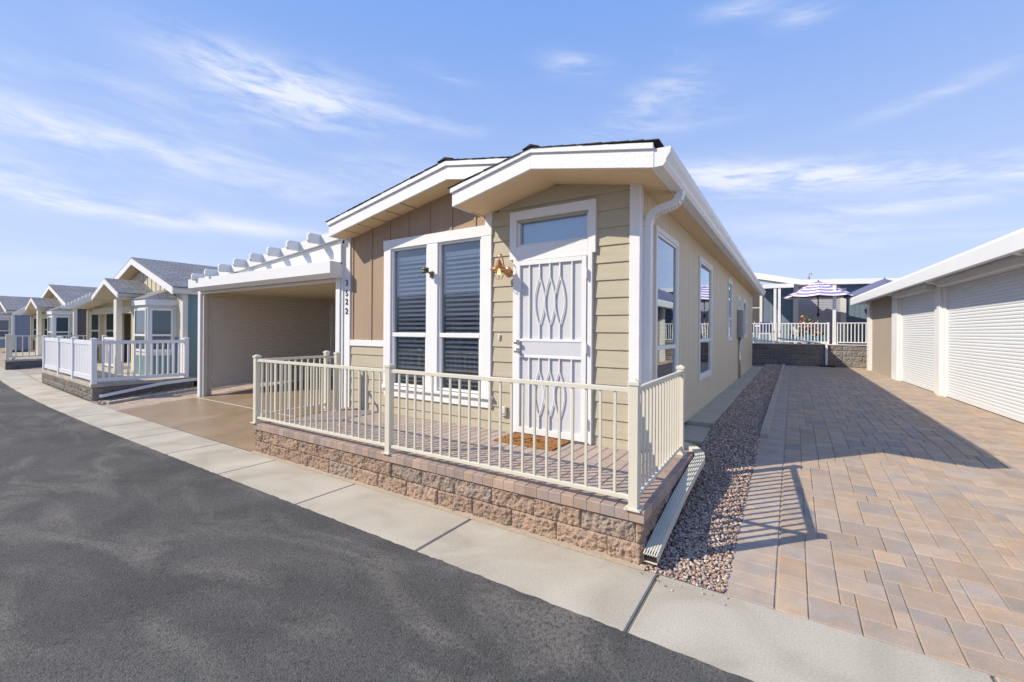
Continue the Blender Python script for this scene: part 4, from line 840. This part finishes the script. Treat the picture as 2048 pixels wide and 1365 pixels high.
# neighbours' patios
GB = (.235, .205, .175)
def patio2(x0, x1, y0, yl, y1, label, base):
    t = thing('raised_patio', label, 'patio', ((x0+x1)/2, y0, 0))
    m = MB(); block_face(m, (x0, yl, 0), (x1, y0, 0), .0, 2, .155, .42, (0, -1), base, amp=.018, res=.03); block_face(m, (x1, y0, 0), (x1, y1, 0), .0, 2, .155, .42, (1, 0), base, amp=.018, res=.03); m.build('block_wall', BLK, t)
    m = MB(); m.prism([(x0, yl+.01), (x1-.01, y0+.01), (x1-.01, y1), (x0, y1)], 0, .312, 'z'); m.build('mortar_core', M('grey_mortar', (.36, .32, .27), .9), t)
    m = MB(); d = (Vector((x1, y0, 0))-Vector((x0, yl, 0))).normalized(); o = Vector((d.y, -d.x, 0)); caprow(m, (x0, yl-.03, 0), (x1+.03, y0-.03, 0), .315, .385, .2, o, .21, (.40, .36, .31)); caprow(m, (x1+.03, y0+.17, 0), (x1+.03, y1, 0), .315, .385, .2, (1, 0, 0), .21, (.40, .36, .31)); m.build('cap', CAPM, t)
    m = MB(); m.prism([(x0, yl+.1), (x1-.1, y0+.1), (x1-.1, y1+.1), (x0, y1+.1)], .312, .382, 'z'); m.build('floor', CONC, t); done()
patio2(-18.7, -12.86, 3.03, 3.30, 4.95, 'raised patio with grey brown block wall and pale cap below the white vinyl fence', GB)
patio2(-33.0, -25.3, 3.50, 4.9, 6.5, 'low grey block patio far left, below a cream railing', (.15, .14, .135))
# floor to the porch of home one
m = MB(); m.box(-21.2, -17.2, 4.2, 6.6, .2, .375); struct(m, 'porch_floor', CONC)
# vinyl privacy fence + picket rail
t = thing('vinyl_fence', 'white vinyl privacy fence with solid panels along the sidewalk on the grey patio', 'fence', (-15.5, 3.15, .385))
fx = [-18.4, -16.35, -14.72, -12.86]; fy = lambda x: 3.05+(.27)*(-12.86-x)/5.84
for x in fx: post(t, x, fy(x), .385, 1.36, .09, VINYL, False)
for a, b in zip(fx, fx[1:]):
    for z0, z1 in ((.46, .56), (1.24, 1.34)): MB().bar((a+.04, fy(a), (z0+z1)/2), (b-.04, fy(b), (z0+z1)/2), .045, z1-z0).build('rail', VINYL, t)
    m = MB(); m.bar((a+.04, fy(a), .90), (b-.04, fy(b), .90), .02, .70); n = int((b-a)/.15)
    for k in range(1, n): p = Vector((a, fy(a), 0)).lerp(Vector((b, fy(b), 0)), k/n); m.box(p.x-.004, p.x+.004, p.y-.014, p.y-.010, .56, 1.24)
    m.build('solid_panel', VINYL, t)
t = thing('picket_railing', 'white vinyl picket railing on the right side of the grey patio by the teal wall', 'railing', (-12.86, 4, .385))
post(t, -12.88, 4.78, .385, 1.36, .09, VINYL, False)
for z in (1.30, .47): MB().bar((-12.87, 3.1, z), (-12.88, 4.74, z), .045, .075).build('rail', VINYL, t)
balusters(t, (-12.87, 3.1, 0), (-12.88, 4.74, 0), .5, 1.27, 15, .034, VINYL)
t = thing('rear_picket_railing', 'white vinyl picket railing at the far side of the grey patio behind the solid fence', 'railing', (-18.6, 3.9, .385))
for x in (-18.6, -17.2): post(t, x, 4.66, .385, 1.36, .09, VINYL, False)
for z in (1.30, .47): MB().bar((-18.56, 4.66, z), (-17.24, 4.66, z), .045, .075).build('rail', VINYL, t)
balusters(t, (-18.56, 4.66, 0), (-17.24, 4.66, 0), .5, 1.27, 9, .034, VINYL)
t = thing('cream_railing', 'cream metal railing on the low grey block patio at far left', 'railing', (-25.4, 5, .385))
for x, y in ((-25.4, 3.55), (-25.4, 6.4), (-27.2, 3.9)): post(t, x, y, .385, 1.33, .08, CREAM, False)
for a, b, n in (((-25.4, 3.6), (-25.4, 6.4), 16), ((-27.2, 3.9), (-25.44, 3.57), 10)):
    for z in (1.3, .5): MB().bar((*a, z), (*b, z), .04, .045).build('rail', CREAM, t)
    balusters(t, (*a, 0), (*b, 0), .5, 1.3, n, .03, CREAM)
m = MB(); m.tube([(-12.74, 3.12, .12), (-12.70, 3.4, .17), (-12.68, 4.2, .30), (-12.66, 5.2, .36), (-12.66, 6.5, .37)], 0, w=(.035, .03)); one(m, 'drain_pipe', WMET, 'long white downspout pipe sloping along the grey patio wall at left', 'drain pipe')
m = MB(); m.box(-13.0, -12.7, 5.45, 5.75, .3, 2.2); one(m, 'water_heater_cover', VINYL, 'pale rounded utility cover against the teal side wall', 'utility cover', bevel=.12)

# ------------------------------------------------------------------ behind: raised terrace, blue house, umbrellas
t = thing('terrace_wall', 'dark rough block terrace wall closing the end of the paved drive', 'retaining wall', (.5, 21.5, .28))
m = MB(); block_face(m, (-3, 21.5, 0), (5.5, 21.5, 0), .28, 4, .215, .62, (0, -1), (.25, .22, .20), amp=.03, res=.035); m.build('block_wall', BLK, t)
m = MB(); m.box(-3, 5.5, 21.515, 24, .2, 1.14); m.build('mortar_core', M('terrace_mortar', (.30, .28, .26), .9), t); m = MB(); m.box(-3, 5.5, 21.46, 21.8, 1.14, 1.175); m.build('cap', NTRIM, t); done()
def rail_run(name, label, x0, x1, y, z0, z1, n):
    t = thing(name, label, 'railing', ((x0+x1)/2, y, z0))
    for x in (x0, x1): MB().box(x-.035, x+.035, y-.035, y+.035, z0, z1+.02).build('post', WMET, t)
    for z in (z1-.02, z0+.08): MB().box(x0+.035, x1-.035, y-.02, y+.02, z-.02, z+.02).build('rail', WMET, t)
    balusters(t, (x0, y, 0), (x1, y, 0), z0+.1, z1-.04, n, .032, WMET); done()
rail_run('terrace_railing', 'white railing on the terrace wall in front of the flowers', -.5, 1.19, 21.62, 1.175, 2.03, 15)
rail_run('terrace_railing', 'white railing on the terrace wall right of the tall post, by the garage', 1.47, 3.4, 21.62, 1.175, 2.04, 17)
rail_run('terrace_railing', 'white railing on the terrace wall behind the far corner of the tan house', -1.9, -.62, 21.62, 1.175, 2.03, 11)
t = thing('blue_house', 'blue grey house with white roof edge behind the terrace at the drive end', 'house', (1, 24, 1.1))
m = MB(); m.box(-4, 6, 24, 24.1, 1.0, 3.75); m.prism([(-4, 3.75), (-.1, 3.75), (-4, 4.4)], 24, 24.1); x = -3.9
while x < 6: m.box(x, x+.015, 23.99, 24, 1.1, 3.7); x += .18
m.build('wall', BLUEW, t)
m = MB(); m.prism([(-4.0, 4.78), (-1.45, 4.18), (.3, 3.80), (6.5, 3.60), (6.5, 3.80), (.3, 4.03), (-1.45, 4.45), (-4, 5.05)], 23.6, 23.66); m.build('fascia', WHT, t)
m = MB(); m.prism([(-4.0, 4.9), (.3, 3.95), (6.5, 3.75), (6.5, 3.80), (.3, 4.0), (-4, 5.0)], 23.66, 26.5); m.build('roof', NTRIM, t)
f = MB(); f.box(-2.2, -1.24, 23.96, 24.0, 1.9, 3.62); f = f.build('window', WHT, t); MB().box(-2.1, -1.36, 23.95, 23.96, 2.85, 3.5).build('screen', M('window_screen', (.09, .085, .085), .8), f); MB().box(-2.1, -1.36, 23.95, 23.96, 2.0, 2.80).build('screen', bpy.data.materials['window_screen'], f)
GSHUT = M('grey_shutter', (.40, .40, .44), .5)
m = MB(); shutter_x(m, 23.95, .2, 1.75, 1.1, 3.72, .075); m.build('roll_shutter', GSHUT, t)
m = MB(); m.box(0, .2, 23.9, 24, 1.1, 3.8); m.box(1.75, 1.95, 23.9, 24, 1.1, 3.6); m.build('shutter_trim', NTRIM, t)
done()
t = thing('awning_cover', 'white patio cover beam on slim posts in front of the blue house', 'patio cover', (-.6, 22, 1.17))
MB().box(-1.6, .02, 21.9, 22.1, 3.55, 3.72).build('beam', WMET, t); MB().prism([(22.1, 3.62), (24, 3.85), (24, 3.9), (22.1, 3.68)], -1.6, .02, 'x').build('roof', WMET, t)
for x in (-.66, -.50): MB().box(x-.05, x+.05, 21.93, 22.03, 1.175, 3.55).build('post', WMET, t)
done()
m = MB(); m.box(1.33, 1.44, 21.55, 21.66, 1.17, 3.52); tpost = one(m, 'tall_post', WMET, 'tall slim white post rising from the terrace wall beside the umbrella', 'post', bevel=.008); MB().box(1.31, 1.46, 21.53, 21.68, 1.175, 1.195).build('foot', WMET, tpost); MB().box(1.32, 1.45, 21.54, 21.67, 3.52, 3.54).build('post_cap', WMET, tpost)
m = MB(); m.tube([(-.56, 21.4, 1.40), (-.3, 21.40, 1.36), (1.05, 21.40, 1.22), (1.12, 21.40, 1.18), (1.13, 21.40, 1.0), (1.13, 21.38, .42), (1.13, 21.30, .34)], 0, w=(.045, .035)); dp = one(m, 'downspout_pipe', WMET, 'white downspout running along the terrace wall top then down to a dark pad', 'drain pipe')
m = MB(); m.box(.9, 1.4, 21.2, 21.44, .28, .33); one(m, 'splash_pad', BLACK, 'black splash block under the downspout at the terrace wall foot', 'splash block', bevel=.01)
UMB = M('umbrella_fabric', rough=.8, attr=True, var=.03)
def umbrella(x, y, zt, ze, r, cols, label, z0, fold=0.):
    t = thing('patio_umbrella', label, 'umbrella', (x, y, z0)); m = MB(); n = 8; R = len(cols)
    for k in range(n):
        for i in range(R):
            for s in range(4):
                def P(i_, s_):
                    u = i_/R; a = 2*pi*(k+s_/4)/n; sc = (1-.06*sin(pi*s_/4)*u); rr = r*u*sc; z = zt-(zt-ze)*(u**1.15)-.05*sin(pi*s_/4)*u; return (x+rr*cos(a), y+rr*sin(a), z)
                m.col = cols[i]; p = [P(i, s), P(i, s+1), P(i+1, s+1), P(i+1, s)]; m.add(p[1:] if i == 0 else p, [(0, 1, 2)] if i == 0 else [(0, 1, 2, 3)])
    m.build('canopy', UMB, t)
    MB().tube([(x, y, z0+1.2), (x, y, zt-.02)], .022, 8).build('pole', BLACK, t); MB().tube([(x, y, z0), (x, y, z0+1.2)], .02, 8).build('lower_pole', GREYM, t)
    MB().lathe((x, y, z0+1.15), [(0, 0), (.05, .01), (.05, .12), (.03, .15)], 10).build('crank', BLACK, t); MB().lathe((x, y, zt-.02), [(.03, 0), (.02, .05), (0, .07)], 8).build('finial', BLACK, t)
    for k in range(n): a = 2*pi*k/n; MB().bar((x, y, zt-.06), (x+r*.97*cos(a), y+r*.97*sin(a), ze-.02), .012).build('rib', BLACK, t)
    done()
PU = (.24, .16, .36); WH = (.72, .70, .76)
umbrella(.88, 22.3, 3.80, 3.14, 1.28, [PU, PU, WH, PU, WH, PU, WH, PU, WH, PU, WH], 'purple and white striped patio umbrella on the terrace', 1.17)
umbrella(3.05, 22.6, 3.80, 3.12, 1.35, [(.13, .14, .22)]*5, 'dusty navy patio umbrella showing above the garage roof corner', 1.17)
# terrace furniture and pots
CUSH = M('blue_cushion', (.035, .05, .16), .8); POTM = M('blue_glaze', (.08, .22, .34), .3)
def chair(x, y, label):
    t = thing('patio_chair', label, 'chair', (x, y, 1.17), 'patio chairs on the terrace'); z = 1.17
    for a in (-.22, .22):
        for b in (-.2, .2): MB().box(x+a-.02, x+a+.02, y+b-.02, y+b+.02, z, z+.42 if b < 0 else z+.95).build('leg', WMET, t)
    MB().box(x-.24, x+.24, y-.24, y+.24, z+.40, z+.44).build('seat', WMET, t); MB().box(x-.22, x+.22, y-.24, y+.18, z+.44, z+.52).build('cushion', CUSH, t, bevel=.02); MB().box(x-.22, x+.22, y+.13, y+.19, z+.5, z+.92).build('back_cushion', CUSH, t, bevel=.02); done()
chair(-1.05, 22.5, 'patio chair with navy blue cushions behind the railing, left of the posts'); chair(-1.7, 22.5, 'patio chair with navy blue cushions half hidden by the tan house')
for i, (x, h, lab) in enumerate(((-.05, .36, 'blue glazed flower pot at the left end of the terrace pot row'), (.22, .30, 'short blue glazed pot second from left in the terrace row'), (.55, .42, 'tall blue glazed pot holding the bright flower bunch'), (.82, .30, 'short blue glazed pot just right of the flower bunch'), (1.08, .34, 'blue glazed pot at the right end of the terrace row'))):
    t = thing('flower_pot', lab, 'pot', (x, 21.95, 1.17), 'blue pots in a row on the terrace')
    MB().lathe((x, 21.95, 1.17), [(.07, 0), (.12, h*.5), (.12, h*.8), (.09, h), (.105, h+.02), (.08, h), (0, h-.03)], 14).build('pot', POTM, t, smooth=True)
    m = MB(); rr = random.Random(i)
    GR = (.05, .14, .03)
    hs2 = .8 if i == 2 else .22
    for k in range(40 if i == 2 else 26):
        a = rr.uniform(0, 2*pi); q = rr.uniform(.02, .30 if i == 2 else .13); zz = 1.17+h+rr.uniform(.02, hs2); c = Vector((x+q*cos(a), 21.95+q*sin(a)*.5, zz)); m.col = (.04, .12, .03)
        m.bar((x, 21.95, 1.17+h-.02), c, .008); m.col = GR
        for w_ in range(3): d = Vector((rr.uniform(-1, 1), rr.uniform(-1, 1), rr.uniform(-.5, 1))).normalized()*.05; s_ = d.cross(Vector((0, 0, 1)))*.5; m.add([c, c+d*.5+s_, c+d, c+d*.5-s_], [(0, 1, 2, 3)])
    m.build('plant', UMB, t)
    if i in (2, 3):
        m = MB()
        for k in range(26 if i == 2 else 8):
            m.col = rr.choice(((.75, .12, .05), (.8, .45, .05), (.7, .6, .08), (.8, .25, .2), (.75, .7, .65), (.35, .1, .45))); a = rr.uniform(0, 2*pi); q = rr.uniform(0, .36 if i == 2 else .14); c = (x+q*cos(a), 21.9+q*sin(a)*.5, 1.17+h+rr.uniform(.05, .8 if i == 2 else .28)); s_ = rr.uniform(.03, .055)
            m.lathe(c, [(0, -s_), (s_, -s_*.3), (s_*.9, s_*.4), (0, s_*.6)], 7)
        m.build('blossoms', UMB, t)
    done()
t = thing('roof_vent_pipe', 'grey roof vent with curled top on the blue house roof', 'roof vent', (.62, 24.6, 4.0))
MB().tube([(.55, 24.6, 3.95), (.60, 24.6, 4.25)], [.10, .06], 10).build('base', GREYM, t); MB().tube([(.60, 24.6, 4.25), (.62, 24.6, 4.38), (.67, 24.6, 4.43), (.72, 24.6, 4.38), (.70, 24.6, 4.31)], .025, 8).build('hook', GREYM, t); done()
# home across the street, behind the viewer: it shows only as a reflection in the front windows
t = thing('opposite_home', 'grey roofed home across the street reflected in the front windows', 'house', (-17, -8.5, 0))
MB().box(-26, -8, -8.6, -8.5, 0, 2.4).build('wall', M('opposite_wall', (.30, .27, .24), .8), t); m = MB(); m.prism([(-9.6, 2.45), (-5.8, 3.9), (-5.8, 3.95), (-9.6, 2.5)], 0, 1, 'x') if False else None
m.prism([(-12.2, 2.4), (-8.2, 2.35), (-10.2, 3.75)], -26.4, -7.6, 'x'); m.build('roof', GSH, t)
for x in (-24, -20, -16, -12): m = MB(); m.box(x, x+1.1, -8.5, -8.46, .9, 2.1); f = m.build('window', WHT, t); MB().box(x+.08, x+1.02, -8.46, -8.45, .98, 2.02).build('pane', NG, f)
done()
